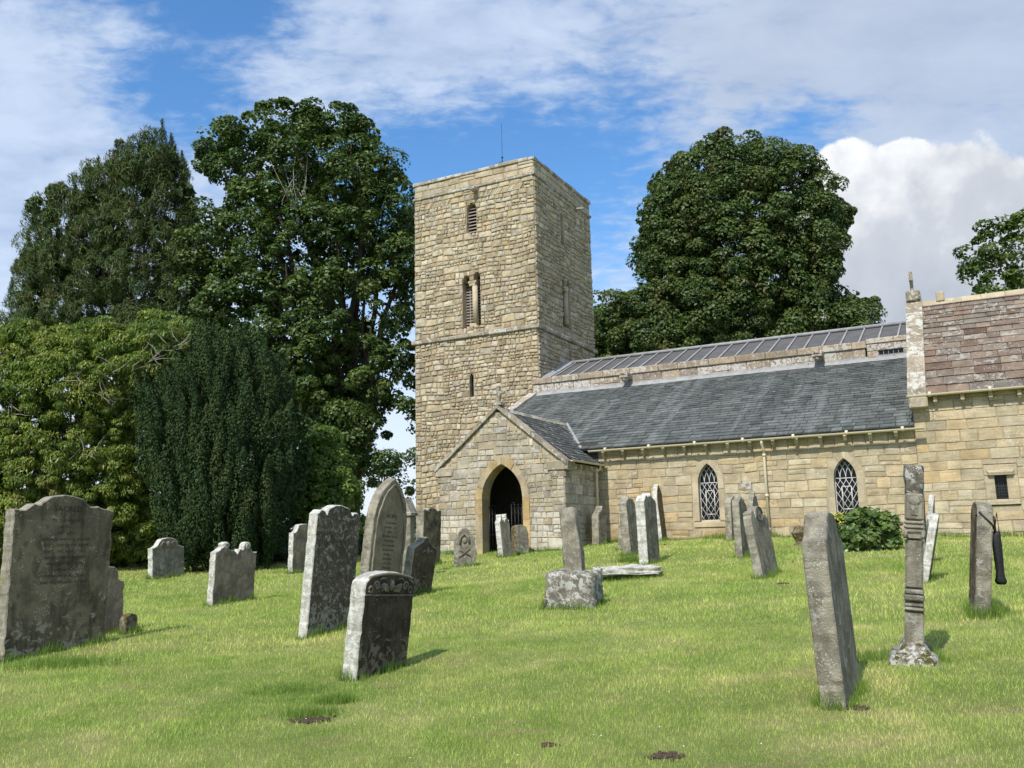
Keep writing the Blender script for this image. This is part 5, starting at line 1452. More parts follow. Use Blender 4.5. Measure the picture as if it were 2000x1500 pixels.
# bag: hangs at the right of the stone by a strap over its top
q = A31 @ Vector((-w_ / 2 + .05, -t_ / 2 - .07, .0))
bo = empty('black_bag', (q.x + .07, q.y - .02, q.z + .36), math.radians(-20)); tag(bo, 'slim black cloth bag or folded umbrella hanging by a strap from the right hand gravestone', 'bag')
mb = MB(); N_ = 16; V = []; prf = [(0.0, .050, .03), (.03, .055, .035), (.06, .045, .035), (.12, .04, .03), (.2, .042, .032), (.26, .045, .034), (.40, .048, .034), (.52, .048, .030), (.56, .046, .02)]
for (z, a, b) in prf:
    for k in range(N_):
        an = 2 * math.pi * k / N_; fl = 1 + (.22 * math.sin(an * 5) if z < .1 else .06 * math.sin(an * 4 + z * 9)); V.append((a * math.cos(an) * fl, b * math.sin(an) * fl, z + (.012 * math.sin(an * 5) if z < .02 else 0)))
mb.add(V, [(j * N_ + k, j * N_ + (k + 1) % N_, (j + 1) * N_ + (k + 1) % N_, (j + 1) * N_ + k) for j in range(len(prf) - 1) for k in range(N_)] + [tuple(range(N_))[::-1], tuple(range((len(prf) - 1) * N_, len(prf) * N_))], None, 0, True)
mb.build('bag_body', M['bagcloth'], bo)
iv = bo.matrix_world.inverted() if False else (Matrix.Translation(bo.location) @ Matrix.Rotation(bo.rotation_euler.z, 4, 'Z')).inverted()
hook = [A31 @ Vector((-w_ / 2 + .05, t_ / 2 + .008, h_ - .06)), A31 @ Vector((-w_ / 2 - .008, t_ / 2 - .02, h_ - .02)), A31 @ Vector((-w_ / 2 - .01, -t_ / 2 + .01, h_ - .14)), A31 @ Vector((-w_ / 2 + .02, -t_ / 2 - .02, h_ - .22))]
mb = MB(); mb.tube([iv @ p for p in hook] + [Vector((0.0, 0, .72)), Vector((0, 0, .56))], .009, 6); mb.tube([Vector((.035, 0, .56)), Vector((.03, 0, .76)), iv @ hook[3]], .006, 5); mb.build('strap', M['bagcloth'], bo)
# 32 mossy urn, 34 lichened low table stone behind the bush
A = gnd(1563, 1066); o = empty('stone_urn', A); tag(o, 'small moss covered stone urn on the grass left of the leafy bush', 'urn')
mb = MB(); V = []; prf = [(-.05, .13), (.03, .13), (.06, .09), (.12, .10), (.2, .15), (.27, .17), (.30, .19), (.33, .16), (.36, .13), (.42, .12), (.46, .06), (.48, .0)]
for (z, a) in prf:
    for k in range(14): V.append((a * math.cos(k * math.pi / 7) * (1 + .08 * mnoise.noise(Vector((k, z * 9, 2)))), a * math.sin(k * math.pi / 7), z))
mb.add(V, [(j * 14 + k, j * 14 + (k + 1) % 14, (j + 1) * 14 + (k + 1) % 14, (j + 1) * 14 + k) for j in range(len(prf) - 1) for k in range(14)], (.5, .5, .5), 0, True); mb.build('urn_body', HS['moss'], o)
A = gnd(1735, 1058); o = empty('table_tomb', A, -TH); tag(o, 'low lichened table tomb against the wall behind the leafy bush', 'tomb', 'monuments in the churchyard')
mb = MB(); mb.box(-.2, .2, -.15, .15, -.1, .36, None, 0, .02); mb.build('pedestal', HS['moss'], o); rock('top_slab', .34, .25, .06, HS['block'], o, 8, .015, 44, (0, 0, .42))

# ------------------------------------------------------------------ FOLIAGE
nr_ = np.random.RandomState(11)


def unit(v): return v / np.maximum(1e-9, np.linalg.norm(v, axis=-1, keepdims=True))


def leaves(C, Nn, size, asp=.62, up=None, fold=.18, jit=.45):
    """kite shaped leaves, two halves folded at the rib: C centres, Nn face normals, size per leaf"""
    n = len(C); Nn = unit(Nn + nr_.normal(0, jit, (n, 3)))
    r = nr_.normal(0, 1, (n, 3)) if up is None else up + nr_.normal(0, .35, (n, 3))
    T = unit(r - Nn * (r * Nn).sum(1, keepdims=True)); B = np.cross(Nn, T)
    s = (size * nr_.uniform(.65, 1.3, n))[:, None]
    p0 = C - T * s * .5; p1 = C + B * s * asp * .5 + Nn * s * fold * .5 - T * s * .06; p2 = C + T * s * .5; p3 = C - B * s * asp * .5 + Nn * s * fold * .5 - T * s * .06
    V = np.stack([p0, p1, p2, p3], 1).reshape(-1, 3)
    return V, np.arange(4 * n).reshape(n, 4)


def outline_world(pts, Y):
    out = []
    for (x, y) in pts:
        r = ray(x, y); s = Y / r[1]; q = EYEV + r * s; out.append((q[0], q[2]))
    return np.array(out)


def inside_dist(P, poly):
    """signed: distance to the outline for points inside, negative outside"""
    A = poly; B = np.roll(poly, -1, 0); ins = np.zeros(len(P), bool); dm = np.full(len(P), 1e9)
    for a, b in zip(A, B):
        c = ((a[1] > P[:, 1]) != (b[1] > P[:, 1]))
        xx = (b[0] - a[0]) * (P[:, 1] - a[1]) / ((b[1] - a[1]) if abs(b[1] - a[1]) > 1e-9 else 1e-9) + a[0]
        ins ^= (c & (P[:, 0] < xx))
        ab = b - a; t_ = np.clip(((P - a) @ ab) / max(1e-9, ab @ ab), 0, 1); dm = np.minimum(dm, np.linalg.norm(P - (a + t_[:, None] * ab), axis=1))
    return np.where(ins, dm, -dm)


def crown_points(poly, n, depth, rim=.3, shell=.45, seed=1, zmin=None, back=1.0):
    """points near the skin of the rounded body whose silhouette is poly; returns (x, offset in y, z), outward direction"""
    r = np.random.RandomState(seed); lo, hi = poly.min(0), poly.max(0); P = []; O = []
    Rm = max(inside_dist(np.stack([r.uniform(lo[0], hi[0], 4000), r.uniform(lo[1], hi[1], 4000)], 1), poly))
    tot = 0
    while tot < n:
        Q = np.stack([r.uniform(lo[0], hi[0], 4 * n), r.uniform(lo[1], hi[1], 4 * n)], 1); d = inside_dist(Q, poly)
        k = d > rim; Q = Q[k]; d = d[k]
        prof_ = depth * np.sqrt(np.clip(1 - (1 - np.clip(d / Rm, 0, 1)) ** 2, 0, 1))
        u = r.uniform(-back, 1, len(Q)); u = np.sign(u) * np.abs(u) ** shell
        y = -u * prof_
        e = .12 * Rm
        gx_ = (inside_dist(Q + [e, 0], poly) - inside_dist(Q - [e, 0], poly)) / (2 * e); gz_ = (inside_dist(Q + [0, e], poly) - inside_dist(Q - [0, e], poly)) / (2 * e)
        s = np.sqrt(np.clip(1 - np.abs(u) ** 2, 0, 1)) + .15
        o = np.stack([-gx_ * s, -np.sign(u) * np.abs(u), -gz_ * s], 1)
        P.append(np.stack([Q[:, 0], y, Q[:, 1]], 1)); O.append(unit(o)); tot += len(Q)
    P = np.concatenate(P)[:n]; O = np.concatenate(O)[:n]
    return P, O


def clumps(P, O, r, per, size, lump=(1, 1, .62), upb=.55, asp=.62, jit=.45, seed=1, updir=None, face=.75, tone=1.0):
    """a dome of leaves on every clump centre"""
    rg = np.random.RandomState(seed); n = len(P)
    rad = r * (.5 + 1.1 * rg.uniform(0, 1, n) ** 1.6)
    idx = np.repeat(np.arange(n), per)
    D = unit(rg.normal(0, 1, (len(idx), 3))); bias = unit(O[idx] * face + np.array([0, 0, upb]))
    D = unit(D + bias * .65)
    q = rg.uniform(.55, 1.0, len(idx)) ** .5
    C = P[idx] + D * (rad[idx] * q)[:, None] * np.array(lump)
    Nn = unit(D * .8 + np.array([0, 0, .55]))
    V, F = leaves(C, Nn, size, asp, None if updir is None else (D * .5 + O[idx] * .6 + np.array([0, 0, 1.0]) if isinstance(updir, str) else np.tile(updir, (len(idx), 1))), jit=jit)
    ct = rg.uniform(0, 1, n); tint = np.stack([np.clip(ct[idx] * .6 + rg.uniform(0, .4, len(idx)), 0, 1), rg.uniform(0, 1, len(idx)), rg.uniform(0, 1, len(idx))], 1)
    return V, F, tint


def limbs(parent, base, tops, r0, mat, name='trunk', seed=1, fork=.35, wig=.25, twigs=3, twl=1.5):
    rg = random.Random(seed); mb = MB(); base = Vector(base)
    zc = max(t_[2] for t_ in tops) if tops else base.z + 3
    fk = base + Vector((0, 0, (zc - base.z) * fork))
    mb.tube([base - Vector((0, 0, .3)), base + Vector((0, 0, .15)), base.lerp(fk, .5) + Vector((rg.uniform(-.1, .1), 0, 0)), fk], [r0 * 1.5, r0 * 1.1, r0 * .9, r0 * .8], 10)
    for tp in tops:
        tp = Vector(tp); st = base.lerp(fk, rg.uniform(.75, 1.0)); L = (tp - st).length; pts = [st]; rr = [r0 * .5]
        for i in range(1, 7):
            k = i / 6; p = st.lerp(tp, k) + Vector((rg.uniform(-1, 1), rg.uniform(-1, 1), rg.uniform(-.4, 1))) * wig * L * .12 + Vector((0, 0, .09 * L * math.sin(k * math.pi)))
            pts.append(p); rr.append(r0 * .5 * (1 - k) ** .8 + .018)
        mb.tube(pts, rr, 6)
        for _ in range(twigs):
            i = rg.randint(2, 5); p = pts[i]; e = p + Vector((rg.uniform(-1, 1), rg.uniform(-1, 1), rg.uniform(.1, 1))) * twl
            mb.tube([p, p.lerp(e, .5) + Vector((0, 0, .1)), e], [rr[i] * .6, rr[i] * .35, .012], 5)
    return mb.build(name, mat, parent)


M['leaf_syc'] = leaf_mat('sycamore_leaf', [(.030, .058, .014), (.050, .090, .020), (.078, .122, .027), (.12, .15, .036)], .22, .5, .3)
M['leaf_syc2'] = leaf_mat('sycamore_leaf_right', [(.036, .068, .020), (.058, .098, .025), (.082, .122, .030), (.115, .130, .036)], .22, .5, .3, patch=(.11, .09, .03))
M['leaf_con'] = leaf_mat('conifer_spray', [(.040, .062, .024), (.060, .094, .034), (.092, .120, .040), (.08, .118, .055)], .15, .7, .12, patch=(.085, .075, .03))
M['leaf_yew'] = leaf_mat('yew_needle', [(.020, .040, .017), (.032, .058, .023), (.046, .076, .027), (.068, .078, .028)], .08, .8, .08)
M['leaf_cherry'] = leaf_mat('long_yellow_green_leaf', [(.062, .110, .022), (.115, .175, .030), (.185, .235, .042), (.27, .265, .07)], .3, .5, .3, patch=(.17, .15, .05))
M['leaf_light'] = leaf_mat('light_shrub_leaf', [(.04, .075, .018), (.065, .11, .024), (.10, .15, .03), (.13, .17, .04)], .3, .5, .3)
M['leaf_shrub'] = leaf_mat('fresh_shrub_leaf', [(.06, .115, .022), (.10, .17, .032), (.15, .22, .04), (.2, .25, .06)], .3, .5, .3)
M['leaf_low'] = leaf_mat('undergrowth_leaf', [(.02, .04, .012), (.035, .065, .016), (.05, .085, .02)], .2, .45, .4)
M['leaf_bush'] = leaf_mat('hydrangea_leaf', [(.05, .10, .025), (.08, .14, .032), (.12, .18, .04), (.18, .19, .05)], .25, .4, .45)


def tree(name, label, cat, poly_px, Y, mat, nclump, r, per, size, depth, trunk, seed=1, rim=None, shell=.45, upb=.55, lump=(1, 1, .62), asp=.62, jit=.36, group='trees round the churchyard', inner=0, limbn=14, r0=.3, updir=None, bark='bark', fork=.3, twigs=3, face=.75, holes=None, back=1.0, crownname='crown', twl=1.2, drop=0.0):
    poly = outline_world(poly_px, Y)
    P, O = crown_points(poly, nclump, depth, r * .55 if rim is None else rim, shell, seed, back=back)
    P = P + np.array([0, Y, -drop])
    if holes:
        keep = np.ones(len(P), bool)
        for (hx, hy, hr) in holes:
            c = outline_world([(hx, hy)], Y)[0]; R_ = hr / FPX * Y; keep &= ((P[:, 0] - c[0]) ** 2 + (P[:, 2] - c[1]) ** 2 > R_ ** 2)
        P, O = P[keep], O[keep]
    tx, ty = trunk; tz = Gs(tx, ty)
    o = empty(name, (tx, ty, tz)); tag(o, label, cat, group)
    V, F, T = clumps(P, O, r, per, size, lump, upb, asp, jit, seed, updir, face)
    if inner:
        Pi, Oi = crown_points(poly, inner, depth * .6, r * 1.2, 1.0, seed + 5, back=back); Pi = Pi + np.array([0, Y, 0])
        if holes:
            keep = np.ones(len(Pi), bool)
            for (hx, hy, hr) in holes:
                c = outline_world([(hx, hy)], Y)[0]; R_ = hr / FPX * Y * 1.1; keep &= ((Pi[:, 0] - c[0]) ** 2 + (Pi[:, 2] - c[1]) ** 2 > R_ ** 2)
            Pi, Oi = Pi[keep], Oi[keep]
        V2, F2, T2 = clumps(Pi, Oi, r * 1.2, max(8, per // 3), size * 1.5, (1, 1, .8), .3, .8, .6, seed + 9)
        F = np.concatenate([F, F2 + len(V)]); V = np.concatenate([V, V2]); T = np.concatenate([T, T2])
    V = V - np.array([tx, ty, tz])
    mesh_np(crownname, V, F, T, M[mat], o)
    rg = random.Random(seed)
    tops = []
    for i in range(limbn):
        p = P[rg.randrange(len(P))]; tops.append(((p[0] - tx) * .93, (p[1] - ty) * .8, p[2] - tz))
    limbs(o, (0, 0, 0), tops, r0, M[bark], seed=seed, fork=fork, twigs=twigs, twl=twl)
    return o


# left sycamore
syc_l = [(375, 283), (390, 263), (420, 247), (435, 246), (450, 230), (468, 227), (488, 208), (510, 200), (535, 202), (567, 192), (610, 190), (650, 201), (693, 203), (713, 220), (740, 247), (748, 277), (770, 303), (797, 293), (812, 320), (806, 365), (828, 400), (836, 560), (834, 800), (834, 950), (830, 985), (790, 985), (740, 985), (700, 960), (650, 900), (600, 860), (500, 820), (400, 800), (380, 700), (372, 560), (370, 480), (376, 420), (392, 370), (412, 378), (433, 400), (434, 380), (424, 360), (404, 338), (385, 322)]
YL = 45.0
HSCALE = 1.35
bx = float(ray(690, 1050)[0] / ray(690, 1050)[1] * 46)
tree('sycamore_tree', 'tall spreading dark green broadleaf tree immediately left of the tower', 'tree', syc_l, YL, 'leaf_syc', 1000, .62, 170, .20, 3.6, (bx, 46.0), 3, shell=.5, upb=.6, lump=(1, 1, .7), limbn=34, r0=.42, inner=230, fork=.16, twigs=5, rim=.45, drop=.35,
     holes=[(a, b, c * HSCALE + 5) for a, b, c in [(785, 860, 30), (762, 815, 18), (795, 640, 12), (735, 965, 16), (720, 610, 9), (745, 580, 8), (705, 700, 11), (640, 620, 6), (690, 560, 8), (775, 680, 13), (795, 925, 14), (750, 745, 9), (668, 640, 6), (805, 570, 9), (715, 530, 5), (800, 770, 14)]], updir=None)
# bare stems in its crown
# conifer
con = [(325, 229), (338, 262), (357, 283), (362, 310), (372, 340), (382, 370), (400, 430), (430, 520), (440, 700), (60, 720), (10, 640), (0, 607), (25, 590), (48, 560), (27, 532), (52, 505), (50, 470), (68, 460), (66, 430), (72, 397), (92, 385), (103, 375), (120, 360), (133, 350), (155, 350), (167, 330), (182, 312), (198, 298), (212, 318), (232, 295), (250, 268), (280, 272), (300, 255)]
con_o = tree('conifer_tree', 'broad feathery dark conifer with pointed leaders, at the far left behind the yellow green bush', 'tree', con, 46.0, 'leaf_con', 1300, .46, 110, .34, 3.2, (float(ray(230, 1050)[0] / ray(230, 1050)[1] * 47), 47.0), 5, rim=.5, drop=.35, shell=.5, upb=.3, lump=(.85, .85, 1.0), asp=.12, jit=.5, limbn=22, r0=.35, inner=120, updir='out', fork=.3,
     holes=[(240, 440, 7), (215, 500, 6), (140, 495, 8), (285, 430, 5), (130, 420, 5), (190, 420, 5), (105, 440, 5), (250, 480, 7)])
ct_ = con_o; lv_ = []; lr2 = np.random.RandomState(8)
for (px0, py0, hpx) in ((325, 226, 40), (338, 248, 26), (357, 280, 26), (300, 252, 26), (250, 262, 30), (232, 290, 26), (198, 292, 34), (180, 308, 26), (166, 326, 24), (133, 345, 26), (104, 370, 26), (74, 392, 22), (66, 440, 22), (52, 470, 20), (28, 532, 24), (8, 602, 26), (370, 335, 24), (280, 268, 24), (150, 345, 20)):
    c_ = outline_world([(px0, py0 + 16)], 46.0)[0]; H_ = hpx / FPX * 46 * 2.4; n_ = 480; k_ = lr2.uniform(0, 1, n_) ** .7; a_ = lr2.uniform(0, 6.283, n_); rr_ = H_ * .28 * k_ * lr2.uniform(.2, 1, n_)
    sl_ = lr2.uniform(-.35, .1)
    C_ = np.stack([c_[0] + np.cos(a_) * rr_ + sl_ * H_ * (0 - k_) * .5, 46 + lr2.uniform(-.6, .6) + np.sin(a_) * rr_, c_[1] - k_ * H_], 1); T_ = np.stack([np.cos(a_) * .7, np.sin(a_) * .7, np.full(n_, .8)], 1)
    lv_.append(leaves(C_, lr2.normal(0, 1, (n_, 3)), .30, .12, T_, jit=.2)[0])
V_ = np.concatenate(lv_) - np.array(ct_.location); nf_ = len(V_) // 4
mesh_np('leader_shoots', V_, np.arange(4 * nf_).reshape(-1, 4), lr2.uniform(0, 1, (nf_, 3)), M['leaf_con'], ct_)
# yellow-green bush
bush = [(-60, 650), (0, 648), (30, 636), (62, 640), (90, 628), (110, 645), (135, 655), (170, 642), (205, 636), (228, 622), (250, 628), (285, 640), (300, 622), (320, 620), (345, 618), (375, 625), (398, 645), (410, 680), (400, 760), (360, 820), (340, 900), (350, 1000), (340, 1075), (280, 1100), (200, 1105), (100, 1125), (-60, 1125)]
tree('large_bush', 'big rounded yellow green bush with drooping leaves and pale twigs, at the far left', 'bush', bush, 25.0, 'leaf_cherry', 1700, .27, 130, .12, 2.6, (float(ray(170, 1080)[0] / ray(170, 1080)[1] * 27), 27.0), 7, shell=.4, upb=.35, lump=(1, 1, .6), asp=.30, jit=.38, limbn=26, r0=.14, inner=220, updir=np.array([0, -.3, -.8]), group='bushes and shrubs', bark='palewood', fork=.12, twigs=6, back=.5, twl=.7)
# irish yew: upright flame-shaped shoots
yewp = [(283, 770), (300, 735), (318, 720), (330, 700), (345, 725), (352, 700), (365, 678), (380, 670), (392, 690), (400, 660), (420, 640), (445, 628), (470, 640), (490, 632), (505, 660), (520, 658), (528, 682), (545, 688), (550, 720), (565, 735), (570, 775), (585, 790), (598, 780), (600, 830), (598, 880), (590, 950), (570, 1000), (548, 1060), (520, 1085), (430, 1100), (375, 1095), (345, 1040), (318, 980), (300, 920), (284, 850)]
poly = outline_world(yewp, 23.5)
P, O = crown_points(poly, 520, 2.0, .18, .38, 9, back=.5); P = P + np.array([0, 23.5, 0])
tx, ty = float(ray(450, 1090)[0] / ray(450, 1090)[1] * 24), 24.0; tz = Gs(tx, ty)
o = empty('yew_tree', (tx, ty, tz)); tag(o, 'dense dark columnar yew with upright shoots, in front of the tall trees', 'tree', 'trees round the churchyard')
rg = np.random.RandomState(4); n = len(P); per = 480; idx = np.repeat(np.arange(n), per); k = rg.uniform(-1, 1, len(idx)); wd = np.sqrt(1 - k ** 2) * np.where(k > 0, 1 - .45 * k, 1 + .3 * k) * rg.uniform(.75, 1, len(idx))
an = rg.uniform(0, 2 * math.pi, len(idx)); rr = rg.uniform(.13, .24, n)[idx]; hh = rg.uniform(.35, .8, n)[idx]
C = P[idx] + np.stack([np.cos(an) * wd * rr, np.sin(an) * wd * rr, k * hh - hh * .4], 1)
C = C + O[idx] * (.20 * (k + .2))[:, None] * np.array([1, 1, .2])
Nn = unit(np.stack([np.cos(an), np.sin(an), .5 * k + .35], 1))
V, F = leaves(C, Nn, .062, .5, np.tile(np.array([0, 0, 1.0]), (len(idx), 1)), jit=.35)
ct = rg.uniform(0, 1, n); T = np.stack([np.clip(ct[idx] * .5 + rg.uniform(0, .5, len(idx)), 0, 1), rg.uniform(0, 1, len(idx)), rg.uniform(0, 1, len(idx))], 1)
Pi, Oi = crown_points(poly, 300, 1.0, .25, 1.0, 19, back=.5); Pi = Pi + np.array([0, 23.9, 0])
V2, F2, T2 = clumps(Pi, Oi, .35, 70, .13, (1, 1, 1), .3, .7, .6, 29); F = np.concatenate([F, F2 + len(V)]); V = np.concatenate([V, V2]); T = np.concatenate([T, T2])
mesh_np('crown', V - np.array([tx, ty, tz]), F, T, M['leaf_yew'], o)
limbs(o, (0, 0, 0), [((p[0] - tx) * .6, (p[1] - ty) * .4, (p[2] - tz) * .8) for p in P[:14]], .25, M['bark'], seed=3, fork=.1, twigs=1, twl=.5)
# paler shrub between the yew and the tower
tree('light_shrub', 'fresh green shrub between the columnar yew and the tall lichened gravestone', 'bush', [(590, 850), (610, 835), (640, 825), (662, 850), (668, 880), (690, 930), (700, 985), (705, 1020), (700, 1060), (560, 1075), (560, 980)], 26.5, 'leaf_shrub', 260, .30, 150, .12, 1.0, (float(ray(630, 1060)[0] / ray(630, 1060)[1] * 27.0), 27.0), 13, shell=.5, upb=.6, asp=.5, limbn=10, r0=.08, inner=60, group='bushes and shrubs', twl=.4)
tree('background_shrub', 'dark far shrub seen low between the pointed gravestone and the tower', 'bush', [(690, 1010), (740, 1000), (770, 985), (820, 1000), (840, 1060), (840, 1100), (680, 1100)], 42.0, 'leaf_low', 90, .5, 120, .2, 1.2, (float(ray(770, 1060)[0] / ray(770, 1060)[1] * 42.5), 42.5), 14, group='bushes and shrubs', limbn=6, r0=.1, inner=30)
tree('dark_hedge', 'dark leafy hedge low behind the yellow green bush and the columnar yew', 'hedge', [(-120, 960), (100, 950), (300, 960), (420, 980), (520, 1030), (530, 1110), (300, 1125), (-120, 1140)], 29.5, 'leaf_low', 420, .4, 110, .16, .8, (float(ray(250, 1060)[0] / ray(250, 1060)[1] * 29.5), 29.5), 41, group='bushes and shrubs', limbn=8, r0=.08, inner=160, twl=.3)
# right sycamore behind the church
syc_r = [(1213, 481), (1232, 440), (1237, 400), (1241, 371), (1257, 352), (1268, 325), (1291, 308), (1300, 300), (1316, 290), (1340, 275), (1363, 260), (1394, 252), (1441, 257), (1455, 262), (1479, 250), (1498, 266), (1539, 277), (1570, 302), (1595, 330), (1601, 346), (1622, 340), (1638, 345), (1640, 370), (1645, 390), (1660, 418), (1664, 440), (1655, 470), (1655, 515), (1640, 555), (1632, 570), (1651, 556), (1677, 554), (1705, 575), (1717, 612), (1708, 634), (1720, 720), (1400, 800), (1140, 800), (1120, 640), (1155, 560), (1160, 540), (1181, 529), (1206, 560), (1224, 550), (1241, 512), (1238, 493), (1225, 492)]
tree('sycamore_tree', 'huge round topped broadleaf tree standing behind the aisle roof, right of the tower', 'tree', syc_r, 50.0, 'leaf_syc2', 1500, .66, 190, .19, 4.6, (float(ray(1470, 1050)[0] / ray(1470, 1050)[1] * 51), 51.0), 17, rim=.8, drop=.5, shell=.36, upb=.5, lump=(1, 1, .7), limbn=26, r0=.5, inner=420, fork=.3,
     holes=[(1375, 372, 6), (1447, 345, 6), (1530, 398, 7), (1385, 470, 6), (1455, 455, 6), (1340, 580, 5), (1245, 675, 6)])
tree('broadleaf_tree', 'light open broadleaf tree rising over the red chancel roof at the right edge', 'tree', [(1846, 550), (1870, 543), (1895, 540), (1905, 505), (1880, 480), (1893, 465), (1915, 450), (1922, 420), (1945, 412), (1960, 425), (1975, 395), (2000, 388), (2060, 370), (2200, 400), (2250, 600), (2200, 760), (1900, 760), (1860, 580)], 45.0, 'leaf_cherry' if False else 'leaf_light', 240, .7, 130, .22, 3.0, (float(ray(2080, 1050)[0] / ray(2080, 1050)[1] * 46), 46.0), 19, shell=.55, upb=.6, limbn=18, r0=.3, inner=25, fork=.4)

# leafy bush by the aisle wall with its yellow flowers
q = gnd(1695, 1078); Yb = q.y + .55
o = tree('leafy_bush', 'low bush with large green leaves under the right lancet window', 'bush', [(1630, 1030), (1640, 1005), (1665, 998), (1690, 992), (1715, 996), (1740, 1010), (1752, 1040), (1745, 1070), (1700, 1082), (1640, 1078), (1626, 1055)], Yb, 'leaf_bush', 120, .16, 60, .13, .55, (q.x, Yb), 23, shell=.5, upb=.6, asp=.7, limbn=12, r0=.03, inner=30, group='bushes and shrubs', fork=.05, twigs=2, twl=.12)
mb = MB(); rg = random.Random(5)
for i in range(34):
    r_ = ray(rg.uniform(1622, 1648), rg.uniform(1000, 1022)); s_ = (Yb - .3) / r_[1]; p = Vector(EYEV) + Vector(r_) * s_; p = p - Vector(o.location); mb.ball(p, .018, (1, 1, .6), 6, 4)
m_, t, out = newmat('yellow_flower'); bs = t.n('ShaderNodeBsdfPrincipled', {'Base Color': (.62, .50, .04, 1), 'Roughness': .6}); t.L.new(bs.outputs[0], out.inputs[0])
mb.build('flowers', m_, o)

# undergrowth along the foot of the trees
und = []
for (x0, x1, y, hgt, n_) in ((-60, 300, 1106, 38, 260), (300, 600, 1100, 34, 260), (560, 720, 1090, 34, 110)):
    for i in range(n_):
        q = gnd(nr_.uniform(x0, x1), y - 2 + nr_.uniform(-12, 3)) if i % 3 == 0 else q
        und.append((q.x + nr_.normal(0, .35), q.y + nr_.uniform(0, 1.2), q.z + nr_.uniform(0, hgt / FPX * q.y * .8)))
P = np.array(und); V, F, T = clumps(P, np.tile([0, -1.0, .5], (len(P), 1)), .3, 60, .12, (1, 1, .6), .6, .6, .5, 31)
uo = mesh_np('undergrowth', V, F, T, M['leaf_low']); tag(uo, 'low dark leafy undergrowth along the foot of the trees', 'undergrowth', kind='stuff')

# ------------------------------------------------------------------ GRASS
def blades(X, Y, hgt, wid, tall, lean=.5):
    n = len(X); Z = G(X, Y); a = nr_.uniform(0, 2 * math.pi, n); L = nr_.uniform(0, lean, n) * hgt; b = nr_.uniform(0, 2 * math.pi, n)
    dx, dy = np.cos(a) * wid / 2, np.sin(a) * wid / 2
    V = np.stack([np.stack([X - dx, Y - dy, Z - .01], 1), np.stack([X + dx, Y + dy, Z - .01], 1), np.stack([X + np.cos(b) * L, Y + np.sin(b) * L, Z + hgt], 1)], 1).reshape(-1, 3)
    T = np.stack([nr_.uniform(0, 1, n), nr_.uniform(0, 1, n), np.full(n, 1.0 if tall else 0.0)], 1)
    return V, T


VV, TT = [], []
for (r0, r1, dens, h0, wd) in ((3.8, 7, 6000, .028, .0038), (7, 11, 3500, .032, .0055), (11, 18, 1300, .045, .010), (18, 30, 420, .05, .018)):
    A_ = 1.65 * (r1 * r1 - r0 * r0) / 2; n = int(A_ * dens)
    r_ = np.sqrt(nr_.uniform(r0 * r0, r1 * r1, n)); an = nr_.uniform(-.80, .85, n); X, Y = r_ * np.sin(an), r_ * np.cos(an)
    cov = .5 + .5 * np.sin(X * 2.3 + 1.7 * np.sin(Y * 1.9)) * np.sin(Y * 2.9 + 1.3 * np.sin(X * 1.3))
    keep = nr_.uniform(0, 1, n) < .62 + .38 * cov
    for (sx_, sy_, sr_) in SOIL:
        q = gnd(sx_, sy_); keep &= ~((((X - q.x) / sr_) ** 2 + ((Y - q.y) * 1.6 / sr_) ** 2 < .8) & (nr_.uniform(0, 1, n) < .85))
    X, Y, cov = X[keep], Y[keep], cov[keep]; n = len(X)
    V, T = blades(X, Y, h0 * nr_.uniform(.45, 1.25, n) * (.75 + .5 * cov), wd * nr_.uniform(.7, 1.3, n), False, .9); VV.append(V); TT.append(T)
V = np.concatenate(VV); T = np.concatenate(TT); F = np.arange(len(V)).reshape(-1, 3)
go2 = mesh_np('grass', V, F, T, M['blade'], k=3); tag(go2, 'short mown grass of the churchyard', 'grass', kind='stuff')
# long unmown grass at the feet of the stones and walls
VV, TT = [], []
for (c, W, Yd, w_, t_) in STONES:
    per = 2 * (w_ + t_); n = int(per * 330); u = nr_.uniform(0, 1, n) * per; X = np.zeros(n); Y = np.zeros(n)
    for i in range(n):
        k = u[i]; off = abs(nr_.normal(0, .035)) + .005
        if k < w_: p = c + W * (k - w_ / 2) - Yd * (t_ / 2 + off)
        elif k < w_ + t_: p = c + W * (w_ / 2 + off) + Yd * (k - w_ - t_ / 2)
        elif k < 2 * w_ + t_: p = c + W * (k - w_ - t_ - w_ / 2) + Yd * (t_ / 2 + off)
        else: p = c - W * (w_ / 2 + off) + Yd * (k - 2 * w_ - t_ - t_ / 2)
        X[i], Y[i] = p.x, p.y
    cl = .35 + .65 * (.5 + .5 * np.sin(X * 9 + Y * 7)); V, T = blades(X, Y, nr_.uniform(.05, .19, n) * cl * (1.0 if c.y > 9 else .9), .005 + .0004 * c.y, True, .55); VV.append(V); TT.append(T)
def along(px0, px1, py, n, h):
    for i in range(n):
        pass
wl = []
for (a0, a1, b_, n) in ((-10.1, 6.5, PA - .02, 5200), (PW0, -12.9, VP - .02, 350), (-11.3, PE0, VP - .02, 350), (UW, PW0, VT - .02, 800)):
    a_ = nr_.uniform(a0, a1, n); bb = b_ - np.abs(nr_.normal(0, .09, n)) - .02; X = a_ * UV[0] + bb * NV[0]; Y = a_ * UV[1] + bb * NV[1]
    cl = .3 + .7 * (.5 + .5 * np.sin(a_ * 3.1) * np.sin(a_ * 1.3 + 1)); V, T = blades(X, Y, nr_.uniform(.06, .26, n) * cl, .016, True, .5); VV.append(V); TT.append(T)
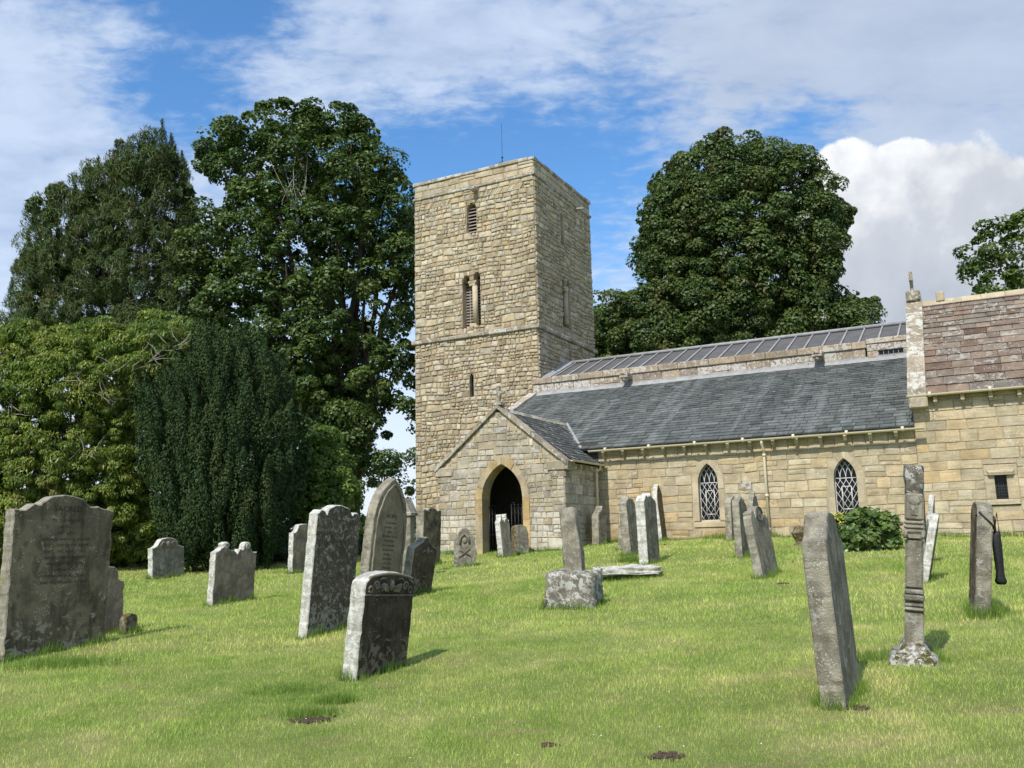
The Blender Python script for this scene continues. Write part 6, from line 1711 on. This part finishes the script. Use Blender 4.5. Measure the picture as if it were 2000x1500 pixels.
for (pxx, pyy, rr_, n, h) in ((655, 1372, .14, 700, .09), (600, 1398, .2, 700, .08), (575, 1350, .35, 900, .06), (120, 1300, .5, 1200, .13), (1236, 1098, .3, 700, .22), (1220, 1130, .45, 900, .13), (1430, 1052, .5, 300, .2), (1930, 1205, .18, 600, .2), (1700, 1290, .2, 300, .14)):
    q = gnd(pxx, pyy); X = q.x + nr_.normal(0, rr_ * .6, n); Y = q.y + nr_.normal(0, rr_ * .35, n); V, T = blades(X, Y, nr_.uniform(.3, 1, n) * h, .006 + .0003 * q.y, True, .5); VV.append(V); TT.append(T)
V = np.concatenate(VV); T = np.concatenate(TT); F = np.arange(len(V)).reshape(-1, 3)
go3 = mesh_np('long_grass', V, F, T, M['blade'], k=3); tag(go3, 'longer unmown grass tufts at the feet of stones and walls', 'grass', kind='stuff')
# daisies dotted in the turf
m_, t, out = newmat('daisy_white'); bs = t.n('ShaderNodeBsdfPrincipled', {'Base Color': (.75, .75, .70, 1), 'Roughness': .7}); t.L.new(bs.outputs[0], out.inputs[0])
rg = random.Random(9); mb = MB()
for i in range(46):
    q = gnd(rg.uniform(380, 1950), 1095 + 400 * rg.random() ** 1.6); mb.ball((q.x, q.y, q.z + .035), .006, (1, 1, .4), 6, 4)
do = mb.build('daisies', m_); tag(do, 'tiny white daisies dotted over the lawn', 'flowers', kind='stuff')

mb = MB(); rg = random.Random(3)
for (sx_, sy_, sr_) in SOIL:
    q = gnd(sx_, sy_)
    for i in range(int(170 * sr_ / .2)):
        a, r_ = rg.uniform(0, 6.283), sr_ * abs(rg.gauss(0, .42)); x, y = q.x + r_ * math.cos(a), q.y + r_ * math.sin(a) * .6
        mb.ball((x, y, Gs(x, y) + .006), rg.uniform(.006, .017), (1, 1, .7), 5, 4, jit=.6)
so_ = mb.build('soil', plain_mat('crumbled_soil', (.075, .05, .036), .95, 0, .3, 30, .3)); tag(so_, 'crumbled bare earth in small patches of the lawn', 'soil', kind='stuff')

# bleached bare twigs showing among the leaves of the bush and the dead stems inside the tall tree
def twigs_in(parent, spots, Yf, n, L, rad, mat, name, seed):
    rg = random.Random(seed); mb = MB(); off = Vector(parent.location)
    for (px0, py0, sp_) in spots:
        for i in range(n):
            r_ = ray(px0 + rg.uniform(-sp_, sp_), py0 + rg.uniform(-sp_, sp_) * .6); p = Vector(EYEV) + Vector(r_) * (Yf / r_[1]) - off; p.y += rg.uniform(-.15, .3)
            d = Vector((rg.uniform(-1, 1), rg.uniform(-.3, .3), rg.uniform(-.2, 1) if L < 1 else rg.uniform(.8, 1.6))).normalized(); pts = [p]
            for k in range(4): d = (d + Vector((rg.uniform(-.5, .5), rg.uniform(-.2, .2), rg.uniform(-.4, .4))) * .6).normalized(); pts.append(pts[-1] + d * L / 4)
            mb.tube(pts, [rad, rad * .8, rad * .6, rad * .4, rad * .2], 5)
    mb.build(name, mat, parent)


for o_ in [q for q in bpy.data.objects if q.name == 'large_bush']:
    twigs_in(o_, [(160, 900, 30), (150, 745, 14), (290, 700, 25), (340, 675, 18), (215, 780, 14), (30, 815, 16), (240, 720, 20), (70, 940, 14), (120, 1000, 30)], 22.75, 7, .55, .012, M['palewood'], 'bare_twigs', 4)
for o_ in [q for q in bpy.data.objects if q.name == 'sycamore_tree']:
    twigs_in(o_, [(572, 400, 26)], 42.2, 12, 2.2, .03, M['palewood'], 'dead_stems', 6)
